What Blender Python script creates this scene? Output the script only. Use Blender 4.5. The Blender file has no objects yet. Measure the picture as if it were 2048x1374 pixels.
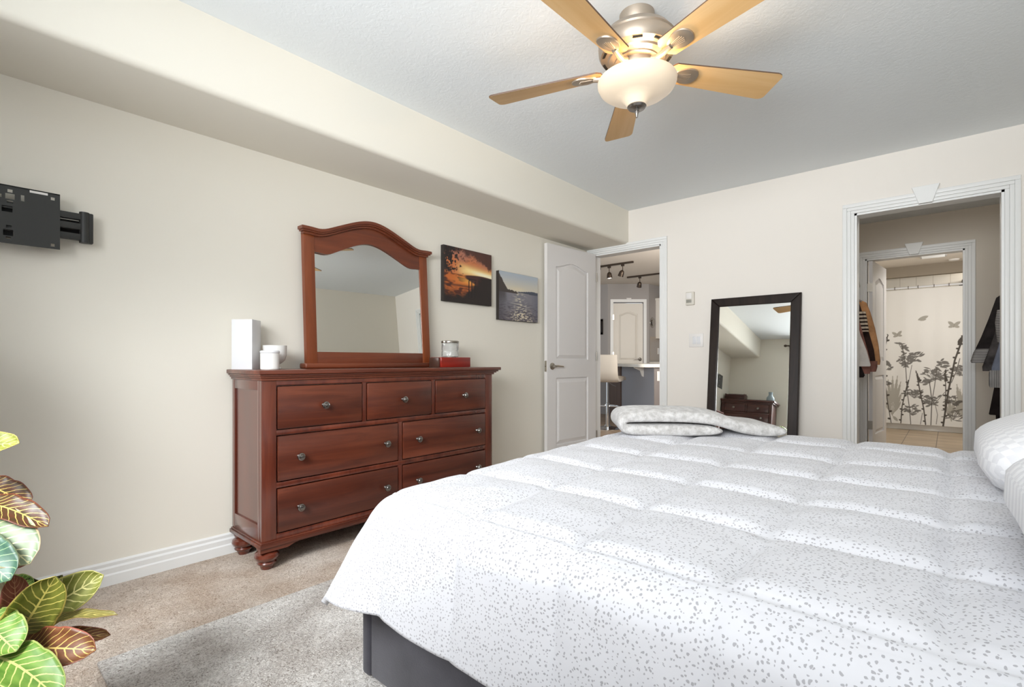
import bpy, bmesh, math, random
import numpy as np
from mathutils import Vector, Matrix, noise

# ------------------------------------------------------------------ camera, light, exposure
S = bpy.context.scene
COL = S.collection
YAW = math.atan(874/993.0)
cam = bpy.data.cameras.new('camera')
cam.sensor_width = 36.0
cam.lens = 993.0*36.0/2048.0
cam.shift_y = 35.0/2048.0
cam.clip_start = 0.02
camo = bpy.data.objects.new('camera', cam)
camo.location = (2.8187, 0.0, 1.0)
camo.rotation_euler = (math.pi/2, 0, YAW)
COL.objects.link(camo)
S.camera = camo

S.view_settings.view_transform = 'Standard'
S.view_settings.look = 'None'
S.view_settings.gamma = 1.0
S.view_settings.use_curve_mapping = False
S.view_settings.exposure = 0.34

wd = bpy.data.worlds.new('daylight')
S.world = wd
wd.use_nodes = True
bg = wd.node_tree.nodes['Background']
bg.inputs[0].default_value = (0.80, 0.90, 1.0, 1)
bg.inputs[1].default_value = 0.6


def area(name, loc, aim, sx, sy, power, col=(1, 1, 1)):
    l = bpy.data.lights.new(name, 'AREA')
    l.shape = 'RECTANGLE'
    l.size, l.size_y = sx, sy
    l.energy = power
    l.color = col
    o = bpy.data.objects.new(name, l)
    o.location = loc
    d = Vector(aim) - Vector(loc)
    o.rotation_euler = d.to_track_quat('-Z', 'Y').to_euler()
    COL.objects.link(o)
    return o


def point(name, loc, power, col, rad=0.04):
    l = bpy.data.lights.new(name, 'POINT')
    l.energy = power
    l.color = col
    l.shadow_soft_size = rad
    o = bpy.data.objects.new(name, l)
    o.location = loc
    COL.objects.link(o)
    return o


area('window_daylight', (2.2, -0.95, 1.45), (1.6, 3.0, 1.4), 2.4, 1.3, 6, (0.94, 0.97, 1.0))
far_light = area('far_end_fill', (2.75, -1.15, 1.80), (0.6, 4.0, 1.25), 1.5, 0.7, 15, (0.97, 0.98, 1.0))  # added beam through the window, aimed to brighten the far end
far_light.data.spread = math.radians(80)
up_light = area('ceiling_fill', (2.2, -1.1, 1.5), (1.9, 3.6, 3.0), 2.2, 0.8, 29, (0.94, 0.98, 1.0))  # added fill outside the window, tilted up to lift the ceiling
up_light.data.spread = math.radians(95)
floor_light = area('floor_fill', (1.7, -1.0, 1.95), (0.62, 0.75, 0.1), 0.9, 0.6, 14, (0.93, 0.97, 1.0))  # extra fill aimed down through the window to brighten the left floor
floor_light.data.spread = math.radians(66)
area('kitchen_fill', (1.2, 5.6, 1.75), (-1.7, 8.2, 1.2), 1.0, 1.2, 52, (1.0, 0.96, 0.9))  # unseen fill standing inside the kitchen, added to light the pantry wall
area('bath_fill', (3.25, 7.6, 2.0), (2.3, 8.6, 0.9), 0.7, 0.2, 15, (1.0, 0.98, 0.95))  # unseen area light added to brighten the bathroom
point('shower_fill', (3.3, 9.62, 2.25), 5, (1.0, 0.96, 0.9), 0.06)  # made-up point light that brightens the tile strip above the rod
point('closet_fill', (2.72, 4.78, 2.36), 5.5, (1.0, 0.95, 0.88), 0.08)  # hidden point light added over the doorway to lift the dim closet

# ------------------------------------------------------------------ helpers
ORG = {}


def lin(c):
    r = []
    for v in c:
        v = v/255.0
        r.append(v/12.92 if v <= 0.04045 else ((v+0.055)/1.055)**2.4)
    return (*r, 1.0)


def setp(o, label=None, cat=None, group=None, kind=None):
    if label: o['label'] = label
    if cat: o['category'] = cat
    if group: o['group'] = group
    if kind: o['kind'] = kind
    return o


def thing(name, label, cat, loc, group=None, kind=None):
    o = bpy.data.objects.new(name, None)
    o.empty_display_size = 0.05
    o.location = loc
    COL.objects.link(o)
    ORG[o.name] = Vector(loc)
    return setp(o, label, cat, group, kind)


def mk(name, bm, mat, parent=None, smooth=True, angle=35.0, label=None):
    """link a bmesh (world coordinates) as ONE mesh object"""
    bm.normal_update()
    me = bpy.data.meshes.new(name)
    vs = [v.co for v in bm.verts]
    if parent is not None:
        org = ORG[parent.name]
    else:
        xs = [v.x for v in vs]; ys = [v.y for v in vs]; zs = [v.z for v in vs]
        org = Vector(((min(xs)+max(xs))/2, (min(ys)+max(ys))/2, min(zs)))
    bmesh.ops.translate(bm, verts=bm.verts, vec=-org)
    if smooth:
        ca = math.radians(angle)
        for e in bm.edges:
            if len(e.link_faces) == 2:
                e.smooth = e.calc_face_angle(0.0) < ca
        for f in bm.faces:
            f.smooth = True
    bm.to_mesh(me)
    bm.free()
    me.materials.append(mat)
    o = bpy.data.objects.new(name, me)
    COL.objects.link(o)
    if parent is not None:
        o.parent = parent
        ORG[o.name] = org
    else:
        o.location = org
        ORG[o.name] = Vector(org)
    if label: o['label'] = label
    return o


def single(name, bm, mat, label, cat, group=None, kind=None, **k):
    return setp(mk(name, bm, mat, None, **k), label, cat, group, kind)


def NB():
    return bmesh.new()


def box(bm, x0, x1, y0, y1, z0, z1, bev=0.0, seg=2, M=None):
    n0 = len(bm.verts)
    P = [(x0, y0, z0), (x1, y0, z0), (x1, y1, z0), (x0, y1, z0), (x0, y0, z1), (x1, y0, z1), (x1, y1, z1), (x0, y1, z1)]
    v = [bm.verts.new(p) for p in P]
    F = [(0, 3, 2, 1), (4, 5, 6, 7), (0, 1, 5, 4), (1, 2, 6, 5), (2, 3, 7, 6), (3, 0, 4, 7)]
    fs = [bm.faces.new([v[i] for i in f]) for f in F]
    vv = v
    if bev > 0:
        es = list({e for f in fs for e in f.edges})
        r = bmesh.ops.bevel(bm, geom=es, offset=bev, segments=seg, profile=0.5, affect='EDGES')
        vv = list({q for f in r['faces'] for q in f.verts} | {q for q in v if q.is_valid})
    if M is not None:
        bmesh.ops.transform(bm, matrix=M, verts=[q for q in vv if q.is_valid])
    return bm


def lathe(bm, prof, c=(0, 0, 0), seg=32, M=None, cap=True):
    """prof: (r, z) list from bottom to top around the z axis through c"""
    rings = []
    allv = []
    for r, z in prof:
        if r < 1e-5:
            ring = [bm.verts.new((0, 0, z))]
        else:
            ring = [bm.verts.new((r*math.cos(2*math.pi*i/seg), r*math.sin(2*math.pi*i/seg), z)) for i in range(seg)]
        rings.append(ring); allv += ring
    for a, b in zip(rings[:-1], rings[1:]):
        for i in range(seg):
            j = (i+1) % seg
            if len(a) == 1 and len(b) == 1: continue
            if len(a) == 1: bm.faces.new((a[0], b[j], b[i]))
            elif len(b) == 1: bm.faces.new((a[i], a[j], b[0]))
            else: bm.faces.new((a[i], a[j], b[j], b[i]))
    if cap:
        if len(rings[0]) > 1: bm.faces.new(list(reversed(rings[0])))
        if len(rings[-1]) > 1: bm.faces.new(rings[-1])
    T = Matrix.Translation(c)
    bmesh.ops.transform(bm, matrix=T @ M if M is not None else T, verts=allv)
    return bm


def tube(bm, pts, r, seg=8, cap=True):
    pts = [Vector(p) for p in pts]
    n = len(pts)
    rr = r if isinstance(r, (list, tuple)) else [r]*n
    rings = []
    up = None
    for i, p in enumerate(pts):
        t = (pts[min(i+1, n-1)] - pts[max(i-1, 0)]).normalized()
        if up is None:
            up = Vector((0, 0, 1)) if abs(t.z) < 0.9 else Vector((1, 0, 0))
        a = (up - t*up.dot(t)).normalized()
        b = t.cross(a)
        up = a
        rings.append([bm.verts.new(p + (a*math.cos(2*math.pi*k/seg) + b*math.sin(2*math.pi*k/seg))*rr[i]) for k in range(seg)])
    for A, B in zip(rings[:-1], rings[1:]):
        for k in range(seg):
            bm.faces.new((A[k], A[(k+1) % seg], B[(k+1) % seg], B[k]))
    if cap:
        bm.faces.new(list(reversed(rings[0]))); bm.faces.new(rings[-1])
    return bm


def prism(bm, pts, mp, d0, d1, bev=0.0):
    """polygon pts (a,b) extruded between d0 and d1; mp(a,b,d) -> xyz"""
    A = [bm.verts.new(mp(a, b, d0)) for a, b in pts]
    B = [bm.verts.new(mp(a, b, d1)) for a, b in pts]
    fa = bm.faces.new(A); fb = bm.faces.new(list(reversed(B)))
    n = len(pts)
    sides = []
    for i in range(n):
        j = (i+1) % n
        sides.append(bm.faces.new((A[j], A[i], B[i], B[j])))
    if bev > 0:
        bmesh.ops.bevel(bm, geom=list(fb.edges), offset=bev, segments=2, profile=0.5, affect='EDGES')
    return bm


def fixn(bm):
    bmesh.ops.recalc_face_normals(bm, faces=bm.faces)
    return bm


# ------------------------------------------------------------------ materials
def base_mat(name):
    m = bpy.data.materials.new(name)
    m.use_nodes = True
    nt = m.node_tree
    return m, nt, nt.nodes['Principled BSDF']


def N(nt, typ, **k):
    n = nt.nodes.new(typ)
    for a, b in k.items():
        if a.startswith('_'): setattr(n, a[1:], b)
        else:
            n.inputs[a.replace('__', ' ')].default_value = b
    return n


def coords(nt, kind='Object', scale=(1, 1, 1)):
    t = nt.nodes.new('ShaderNodeTexCoord')
    mp = nt.nodes.new('ShaderNodeMapping')
    mp.inputs['Scale'].default_value = scale
    nt.links.new(t.outputs[kind], mp.inputs['Vector'])
    return mp.outputs['Vector']


def ramp(nt, fac, stops):
    r = nt.nodes.new('ShaderNodeValToRGB')
    el = r.color_ramp.elements
    while len(el) > 1: el.remove(el[-1])
    el[0].position = stops[0][0]; el[0].color = lin(stops[0][1])
    for p, c in stops[1:]:
        e = el.new(p); e.color = lin(c)
    nt.links.new(fac, r.inputs['Fac'])
    return r.outputs['Color']


def mathn(nt, op, a, b=None, c=None):
    n = nt.nodes.new('ShaderNodeMath'); n.operation = op
    for i, v in enumerate((a, b, c)):
        if v is None: continue
        if isinstance(v, (int, float)): n.inputs[i].default_value = v
        else: nt.links.new(v, n.inputs[i])
    return n.outputs[0]


def mixc(nt, fac, a, b):
    n = nt.nodes.new('ShaderNodeMix'); n.data_type = 'RGBA'
    if isinstance(fac, (int, float)): n.inputs[0].default_value = fac
    else: nt.links.new(fac, n.inputs[0])
    for i, v in ((6, a), (7, b)):
        if isinstance(v, tuple): n.inputs[i].default_value = v
        else: nt.links.new(v, n.inputs[i])
    return n.outputs[2]


def bump(nt, bs, h, strength=0.2, dist=0.01):
    b = nt.nodes.new('ShaderNodeBump')
    b.inputs['Strength'].default_value = strength
    b.inputs['Distance'].default_value = dist
    nt.links.new(h, b.inputs['Height'])
    nt.links.new(b.outputs[0], bs.inputs['Normal'])


def P(name, col, rough=0.5, metal=0.0, bscale=0, bstr=0.1, bdist=0.002, var=0.0, vscale=3.0, coat=0.0, spec=0.5, sheen=0.0):
    m, nt, bs = base_mat(name)
    bs.inputs['Base Color'].default_value = lin(col)
    bs.inputs['Roughness'].default_value = rough
    bs.inputs['Metallic'].default_value = metal
    bs.inputs['Coat Weight'].default_value = coat
    bs.inputs['Specular IOR Level'].default_value = spec
    bs.inputs['Sheen Weight'].default_value = sheen
    v = coords(nt)
    if var > 0:
        n = N(nt, 'ShaderNodeTexNoise', Scale=vscale, Detail=4.0)
        nt.links.new(v, n.inputs['Vector'])
        d = tuple(max(0, c*(1-var)) for c in col); l = tuple(min(255, c*(1+var*0.5)) for c in col)
        nt.links.new(ramp(nt, n.outputs['Fac'], [(0.3, d), (0.7, l)]), bs.inputs['Base Color'])
    if bscale:
        n = N(nt, 'ShaderNodeTexNoise', Scale=float(bscale), Detail=3.0)
        nt.links.new(v, n.inputs['Vector'])
        bump(nt, bs, n.outputs['Fac'], bstr, bdist)
    return m


def wood(name, dark, mid, light, axis, rough=0.35, scale=1.0, coat=0.15, blotch=True):
    m, nt, bs = base_mat(name)
    sc = [22.0*scale]*3
    sc['xyz'.index(axis)] = 1.6*scale
    v = coords(nt, 'Object', tuple(sc))
    n = N(nt, 'ShaderNodeTexNoise', Scale=1.0, Detail=5.0, Roughness=0.6, Distortion=0.6)
    nt.links.new(v, n.inputs['Vector'])
    v2 = coords(nt, 'Object', tuple(s*0.28 for s in sc))
    n2 = N(nt, 'ShaderNodeTexNoise', Scale=1.0, Detail=2.0)
    nt.links.new(v2, n2.inputs['Vector'])
    f = mathn(nt, 'ADD', mathn(nt, 'MULTIPLY', n.outputs['Fac'], 0.5), mathn(nt, 'MULTIPLY', n2.outputs['Fac'], 0.5))
    nt.links.new(ramp(nt, f, [(0.33, dark), (0.5, mid), (0.66, light)]), bs.inputs['Base Color'])
    bs.inputs['Roughness'].default_value = rough
    bs.inputs['Coat Weight'].default_value = coat
    bs.inputs['Coat Roughness'].default_value = 0.2
    bump(nt, bs, n.outputs['Fac'], 0.03, 0.002)
    return m


def attr_mat(name, rough=0.5, coat=0.0, bumpscale=0):
    m, nt, bs = base_mat(name)
    a = nt.nodes.new('ShaderNodeAttribute'); a.attribute_name = 'Col'
    nt.links.new(a.outputs['Color'], bs.inputs['Base Color'])
    bs.inputs['Roughness'].default_value = rough
    if bumpscale:
        n = N(nt, 'ShaderNodeTexNoise', Scale=float(bumpscale), Detail=3.0)
        nt.links.new(coords(nt), n.inputs['Vector'])
        bump(nt, bs, n.outputs['Fac'], 0.06, 0.002)
    return m


M = {}
M['wall'] = P('wall_paint', (233, 228, 216), 0.75, bscale=160, bstr=0.05, spec=0.3)
M['wall2'] = P('wall_paint_back', (234, 228, 220), 0.75, bscale=160, bstr=0.05, spec=0.3)
M['greige'] = P('greige_paint', (206, 197, 184), 0.8, bscale=160, bstr=0.05, spec=0.2)
M['taupe'] = P('bulkhead_shade_tone', (150, 139, 124), 0.8, bscale=160, bstr=0.05, spec=0.2)  # darker tone that puts shade into the bulkhead's colour
M['kgray'] = P('kitchen_gray_paint', (168, 163, 160), 0.8, bscale=160, bstr=0.05, spec=0.2)
M['kceil'] = P('kitchen_ceiling_paint', (212, 203, 192), 0.85, bscale=60, bstr=0.1, spec=0.2)
M['trim'] = P('white_trim', (232, 232, 230), 0.4, bscale=60, bstr=0.01)
M['door'] = P('white_door_paint', (226, 223, 221), 0.42, bscale=90, bstr=0.03)
M['doorshade'] = P('cream_door_paint', (222, 216, 206), 0.45, bscale=90, bstr=0.03)
M['black'] = P('black_powder_coat', (42, 42, 40), 0.5, bscale=300, bstr=0.05)
M['blackvoid'] = P('black_rubber', (14, 14, 14), 0.8, bscale=300, bstr=0.05)
M['silver'] = P('brushed_nickel', (176, 170, 160), 0.28, 1.0, bscale=200, bstr=0.02)
M['pewter'] = P('antique_pewter', (150, 146, 142), 0.25, 1.0, bscale=200, bstr=0.03)
M['chrome'] = P('chrome', (215, 213, 210), 0.08, 1.0, bscale=50, bstr=0.003)
M['bronze'] = P('bronze_track_metal', (84, 72, 62), 0.4, 0.8, bscale=200, bstr=0.02)
M['nickel_fan'] = P('satin_nickel_fan', (180, 168, 154), 0.45, 0.85, bscale=260, bstr=0.02)
M['mirror'] = P('mirror_silver', (236, 236, 232), 0.0, 1.0, bscale=1, bstr=0.0)
M['cherry_y'] = wood('cherry_wood_long', (54, 24, 17), (86, 40, 26), (116, 58, 37), 'y', 0.3, 1.0, 0.3)
M['cherry_z'] = wood('cherry_wood_upright', (66, 29, 20), (92, 41, 27), (114, 54, 35), 'z', 0.24, 1.0, 0.75)
M['cherry_l'] = wood('cherry_mirror_wood', (104, 50, 26), (128, 64, 33), (146, 78, 42), 'z')
M['cherry_ly'] = wood('cherry_mirror_rail', (84, 40, 25), (110, 54, 32), (130, 68, 42), 'y')
M['cherry_d'] = wood('dark_cherry_wood', (52, 26, 22), (70, 36, 30), (88, 47, 38), 'x')
M['espresso'] = wood('espresso_wood', (26, 19, 16), (36, 27, 23), (48, 37, 31), 'z', 0.4, 1.0, 0.0)
M['espresso'].node_tree.nodes['Principled BSDF'].inputs['Specular IOR Level'].default_value = 0.25
M['blade'] = wood('maple_blade', (203, 160, 104), (214, 174, 120), (224, 188, 138), 'x', 0.42, 0.9, 0.0)
M['bladeedge'] = P('blade_dark_edge', (90, 66, 50), 0.5, bscale=90, bstr=0.03)
M['white_gloss'] = P('white_gloss', (224, 224, 226), 0.25, bscale=40, bstr=0.005)
M['ceramic'] = P('white_ceramic', (232, 230, 226), 0.18, bscale=40, bstr=0.005)
M['plastic'] = P('white_plastic', (232, 228, 224), 0.4, bscale=200, bstr=0.01)
M['thermo'] = P('beige_plastic', (214, 208, 196), 0.45, bscale=200, bstr=0.01)
M['lcd'] = P('lcd_grey', (150, 148, 138), 0.3, bscale=200, bstr=0.01)
M['charcoal'] = P('charcoal_fabric', (72, 70, 76), 0.95, bscale=420, bstr=0.35, bdist=0.002, var=0.14, vscale=9, spec=0.1, sheen=0.2)
M['redbox'] = wood('red_lacquer_wood', (112, 24, 16), (140, 32, 21), (156, 42, 28), 'y', 0.3)
M['redbox_d'] = wood('dark_brown_side', (60, 40, 32), (76, 50, 40), (88, 60, 48), 'y', 0.4)
M['canvas_edge'] = P('canvas_dark_edge', (46, 40, 36), 0.7, bscale=300, bstr=0.1)
M['counter'] = P('white_counter', (226, 219, 207), 0.25, bscale=60, bstr=0.01, var=0.04, vscale=40)
M['pen'] = P('grey_peninsula_paint', (150, 150, 155), 0.6, bscale=160, bstr=0.04)
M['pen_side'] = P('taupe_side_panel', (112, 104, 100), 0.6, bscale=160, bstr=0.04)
M['penb'] = wood('peninsula_far_brown', (84, 64, 54), (96, 74, 62), (108, 84, 70), 'z', 0.6)
M['leather'] = P('cream_leatherette', (212, 202, 188), 0.4, bscale=220, bstr=0.04)
M['cab'] = P('white_cabinet', (236, 231, 222), 0.4, bscale=90, bstr=0.01)
M['potm'] = P('dark_wicker', (48, 42, 40), 0.7, bscale=120, bstr=0.8, bdist=0.006)
M['soil'] = P('soil', (62, 46, 34), 0.95, bscale=90, bstr=0.9, bdist=0.01, var=0.4, vscale=60)
M['stem'] = P('croton_stem', (150, 142, 112), 0.7, bscale=80, bstr=0.3, var=0.25, vscale=30)
M['vase'] = P('blue_grey_glaze', (150, 166, 172), 0.35, bscale=40, bstr=0.05, var=0.08, vscale=20)

# ceiling: knock-down plaster
m, nt, bs = base_mat('ceiling_plaster')
bs.inputs['Base Color'].default_value = lin((234, 238, 240)); bs.inputs['Roughness'].default_value = 0.85
bs.inputs['Specular IOR Level'].default_value = 0.2
v = coords(nt)
n1 = N(nt, 'ShaderNodeTexNoise', Scale=26.0, Detail=5.0, Roughness=0.62, Distortion=1.2)
nt.links.new(v, n1.inputs['Vector'])
cr = nt.nodes.new('ShaderNodeValToRGB'); cr.color_ramp.elements[0].position = 0.46; cr.color_ramp.elements[1].position = 0.58
nt.links.new(n1.outputs['Fac'], cr.inputs['Fac'])
bump(nt, bs, cr.outputs['Color'], 0.10, 0.006)
M['ceil'] = m


def carpet(name, c0, c1, c2, patch, big):
    m, nt, bs = base_mat(name)
    v = coords(nt)
    a = N(nt, 'ShaderNodeTexNoise', Scale=88.0, Detail=4.0, Roughness=0.65, Distortion=2.0)
    nt.links.new(v, a.inputs['Vector'])
    b = N(nt, 'ShaderNodeTexNoise', Scale=big, Detail=3.0)
    nt.links.new(v, b.inputs['Vector'])
    base = ramp(nt, a.outputs['Fac'], [(0.36, c0), (0.48, c1), (0.62, c2)])
    pt = ramp(nt, b.outputs['Fac'], [(0.35, patch), (0.65, (255, 255, 255))])
    n = nt.nodes.new('ShaderNodeMix'); n.data_type = 'RGBA'; n.blend_type = 'MULTIPLY'
    n.inputs[0].default_value = 1.0
    nt.links.new(base, n.inputs[6]); nt.links.new(pt, n.inputs[7])
    nt.links.new(n.outputs[2], bs.inputs['Base Color'])
    bs.inputs['Roughness'].default_value = 1.0
    bs.inputs['Specular IOR Level'].default_value = 0.05
    bump(nt, bs, a.outputs['Fac'], 0.9, 0.012)
    return m


M['carpet'] = carpet('beige_carpet', (170, 152, 136), (218, 203, 189), (238, 226, 214), (228, 220, 213), 5.0)
M['rug'] = carpet('grey_shag', (160, 152, 145), (226, 220, 214), (246, 242, 237), (213, 209, 206), 4.0)

# tile + kitchen floor
def tile(name, ca, cb, grout, sx, sy, off=(0, 0)):
    m, nt, bs = base_mat(name)
    v = coords(nt)
    mpn = nt.nodes.new('ShaderNodeMapping')
    mpn.inputs['Location'].default_value = (off[0], off[1], 0)
    nt.links.new(v, mpn.inputs['Vector'])
    br = nt.nodes.new('ShaderNodeTexBrick')
    br.offset = 0.0
    br.inputs['Scale'].default_value = 1.0
    br.inputs['Brick Width'].default_value = sx; br.inputs['Row Height'].default_value = sy
    br.inputs['Mortar Size'].default_value = 0.004
    br.inputs['Mortar'].default_value = lin(grout)
    nt.links.new(mpn.outputs[0], br.inputs['Vector'])
    n = N(nt, 'ShaderNodeTexNoise', Scale=1.0, Detail=4.0)
    nt.links.new(coords(nt, 'Object', (2.5, 14, 5)), n.inputs['Vector'])
    c = ramp(nt, n.outputs['Fac'], [(0.3, ca), (0.7, cb)])
    nt.links.new(c, br.inputs['Color1']); nt.links.new(c, br.inputs['Color2'])
    nt.links.new(br.outputs['Color'], bs.inputs['Base Color'])
    bs.inputs['Roughness'].default_value = 0.35
    return m


M['tile'] = tile('bath_floor_tile', (160, 140, 116), (192, 172, 146), (104, 90, 74), 0.316, 0.62, (0.13, 0.08))
M['kfloor'] = tile('kitchen_floor', (150, 128, 106), (176, 152, 128), (110, 92, 76), 0.16, 1.2)
M['walltile'] = tile('bath_wall_tile', (222, 216, 204), (230, 224, 214), (196, 188, 176), 0.2, 0.2)
M['splash'] = tile('backsplash_tile', (188, 172, 154), (200, 184, 166), (168, 154, 138), 0.15, 0.075)

# comforter: white cotton with printed grey flecks, in cloth coordinates (uv, metres)
m, nt, bs = base_mat('comforter_fleck_print')
tc = nt.nodes.new('ShaderNodeTexCoord')
nd = N(nt, 'ShaderNodeTexNoise', Scale=90.0, Detail=2.0)
nt.links.new(tc.outputs['UV'], nd.inputs['Vector'])
vm = nt.nodes.new('ShaderNodeVectorMath'); vm.operation = 'MULTIPLY_ADD'
vm.inputs[1].default_value = (0.009, 0.009, 0); nt.links.new(nd.outputs['Color'], vm.inputs[0]); nt.links.new(tc.outputs['UV'], vm.inputs[2])
vo = nt.nodes.new('ShaderNodeTexVoronoi'); vo.inputs['Scale'].default_value = 122.0; vo.inputs['Randomness'].default_value = 0.9
vo.voronoi_dimensions = '2D'
nt.links.new(vm.outputs[0], vo.inputs['Vector'])
sep = nt.nodes.new('ShaderNodeSeparateColor'); nt.links.new(vo.outputs['Color'], sep.inputs[0])
thr = mathn(nt, 'MULTIPLY_ADD', sep.outputs[0], 0.16, 0.13)
dots = mathn(nt, 'MULTIPLY', mathn(nt, 'LESS_THAN', vo.outputs['Distance'], thr), mathn(nt, 'GREATER_THAN', sep.outputs[1], 0.22))
nt.links.new(mixc(nt, dots, lin((212, 212, 216)), lin((168, 167, 171))), bs.inputs['Base Color'])
bs.inputs['Roughness'].default_value = 0.85; bs.inputs['Specular IOR Level'].default_value = 0.2
bs.inputs['Sheen Weight'].default_value = 0.1
nw = N(nt, 'ShaderNodeTexNoise', Scale=14.0, Detail=4.0); nt.links.new(tc.outputs['UV'], nw.inputs['Vector'])
bump(nt, bs, nw.outputs['Fac'], 0.25, 0.01)
M['comforter'] = m

# seersucker pillow
m, nt, bs = base_mat('pillow_seersucker')
bs.inputs['Base Color'].default_value = lin((240, 240, 242)); bs.inputs['Roughness'].default_value = 0.9
ck = nt.nodes.new('ShaderNodeTexChecker'); ck.inputs['Scale'].default_value = 15.0
ck.inputs['Color1'].default_value = lin((236, 236, 238)); ck.inputs['Color2'].default_value = lin((224, 224, 227))
nt.links.new(coords(nt, 'UV'), ck.inputs['Vector'])
nt.links.new(ck.outputs['Color'], bs.inputs['Base Color'])
nw = N(nt, 'ShaderNodeTexNoise', Scale=60.0, Detail=2.0); nt.links.new(coords(nt), nw.inputs['Vector'])
bump(nt, bs, nw.outputs['Fac'], 0.3, 0.006)
M['pillow'] = m

# fleece blanket
m, nt, bs = base_mat('grey_fleece')
a = N(nt, 'ShaderNodeTexNoise', Scale=40.0, Detail=4.0, Roughness=0.7); nt.links.new(coords(nt), a.inputs['Vector'])
b = N(nt, 'ShaderNodeTexNoise', Scale=260.0, Detail=3.0); nt.links.new(coords(nt), b.inputs['Vector'])
nt.links.new(ramp(nt, a.outputs['Fac'], [(0.36, (170, 167, 164)), (0.62, (206, 204, 202))]), bs.inputs['Base Color'])
bs.inputs['Roughness'].default_value = 1.0; bs.inputs['Sheen Weight'].default_value = 0.3
bs.inputs['Specular IOR Level'].default_value = 0.1
bump(nt, bs, mathn(nt, 'ADD', a.outputs['Fac'], mathn(nt, 'MULTIPLY', b.outputs['Fac'], 0.5)), 0.5, 0.012)
M['fleece'] = m

# lamp glass (lit)
m, nt, bs = base_mat('alabaster_glass_lit')
lw = nt.nodes.new('ShaderNodeTexNoise'); lw.inputs['Scale'].default_value = 7.0
nt.links.new(coords(nt), lw.inputs['Vector'])
nt.links.new(ramp(nt, lw.outputs['Fac'], [(0.35, (250, 228, 204)), (0.65, (255, 238, 218))]), bs.inputs['Emission Color'])
bs.inputs['Base Color'].default_value = lin((196, 180, 156)); bs.inputs['Roughness'].default_value = 0.4
bs.inputs['Emission Strength'].default_value = 0.27
M['bowl'] = m

# spot bulb
m, nt, bs = base_mat('bulb_lit')
bs.inputs['Emission Color'].default_value = (1, 0.96, 0.9, 1); bs.inputs['Emission Strength'].default_value = 6.0
M['bulb'] = m

# pressed glass
m, nt, bs = base_mat('pressed_glass')
bs.inputs['Base Color'].default_value = (0.95, 0.96, 0.95, 1); bs.inputs['Roughness'].default_value = 0.08
bs.inputs['Transmission Weight'].default_value = 0.85; bs.inputs['IOR'].default_value = 1.3
vo = nt.nodes.new('ShaderNodeTexVoronoi'); vo.inputs['Scale'].default_value = 38.0
nt.links.new(coords(nt), vo.inputs['Vector'])
bump(nt, bs, vo.outputs['Distance'], 0.5, 0.01)
M['glass'] = m


def leaf_mat(name, base, base2, vein, edge, nv=12.0):
    """croton leaf: midrib, slanted side veins, coloured margin; uv = (across, along)"""
    m, nt, bs = base_mat(name)
    tc = nt.nodes.new('ShaderNodeTexCoord')
    sx = nt.nodes.new('ShaderNodeSeparateXYZ'); nt.links.new(tc.outputs['UV'], sx.inputs[0])
    nz = N(nt, 'ShaderNodeTexNoise', Scale=5.0, Detail=3.0); nt.links.new(tc.outputs['UV'], nz.inputs['Vector'])
    u = mathn(nt, 'ABSOLUTE', mathn(nt, 'MULTIPLY_ADD', sx.outputs[0], 2.0, -1.0))
    jit = mathn(nt, 'MULTIPLY_ADD', nz.outputs['Fac'], 0.05, -0.025)
    ph = mathn(nt, 'ADD', mathn(nt, 'MULTIPLY_ADD', u, -0.20, sx.outputs[1]), jit)
    w = mathn(nt, 'ABSOLUTE', mathn(nt, 'SUBTRACT', mathn(nt, 'FRACT', mathn(nt, 'MULTIPLY', ph, nv)), 0.5))
    veins = mathn(nt, 'LESS_THAN', w, mathn(nt, 'MULTIPLY_ADD', u, -0.07, 0.105))
    veins = mathn(nt, 'MULTIPLY', veins, mathn(nt, 'LESS_THAN', u, 0.93))
    mid = mathn(nt, 'LESS_THAN', u, mathn(nt, 'MULTIPLY_ADD', sx.outputs[1], -0.05, 0.075))
    vv = mathn(nt, 'MAXIMUM', veins, mid)
    body = ramp(nt, nz.outputs['Fac'], [(0.35, base), (0.65, base2)])
    c = mixc(nt, vv, body, lin(vein))
    c = mixc(nt, mathn(nt, 'GREATER_THAN', u, 0.94), c, lin(edge))
    nt.links.new(c, bs.inputs['Base Color'])
    bs.inputs['Roughness'].default_value = 0.42
    bs.inputs['Specular IOR Level'].default_value = 0.35
    bump(nt, bs, vv, 0.25, 0.002)
    return m


LEAF = {
    'yg': leaf_mat('leaf_olive_yellow', (91, 95, 35), (117, 119, 47), (195, 181, 96), (172, 156, 77)),
    'cy': leaf_mat('leaf_pale_olive', (98, 102, 40), (132, 133, 65), (198, 190, 124), (181, 172, 96)),
    'rd': leaf_mat('leaf_dark_red', (58, 45, 21), (80, 44, 26), (181, 154, 84), (105, 54, 38)),
    'br': leaf_mat('leaf_bronze', (91, 52, 31), (116, 73, 42), (190, 160, 91), (140, 73, 54)),
    'rb': leaf_mat('leaf_red_back', (107, 56, 44), (128, 73, 58), (163, 114, 88), (132, 70, 58), 13.0),
    'cg': leaf_mat('leaf_cream_green', (98, 114, 84), (123, 135, 102), (204, 197, 149), (195, 167, 132)),
    'tg': leaf_mat('leaf_blue_green', (45, 77, 61), (65, 98, 77), (124, 147, 109), (84, 96, 70)),
    'ol': leaf_mat('leaf_olive_thin', (96, 91, 44), (114, 105, 52), (167, 154, 88), (132, 105, 61)),
    'gr': leaf_mat('leaf_fresh_green', (80, 116, 42), (109, 140, 58), (181, 183, 110), (158, 167, 96)),
    'dg': leaf_mat('leaf_deep_green', (38, 49, 19), (58, 66, 26), (132, 123, 52), (79, 70, 35)),
}

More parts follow.
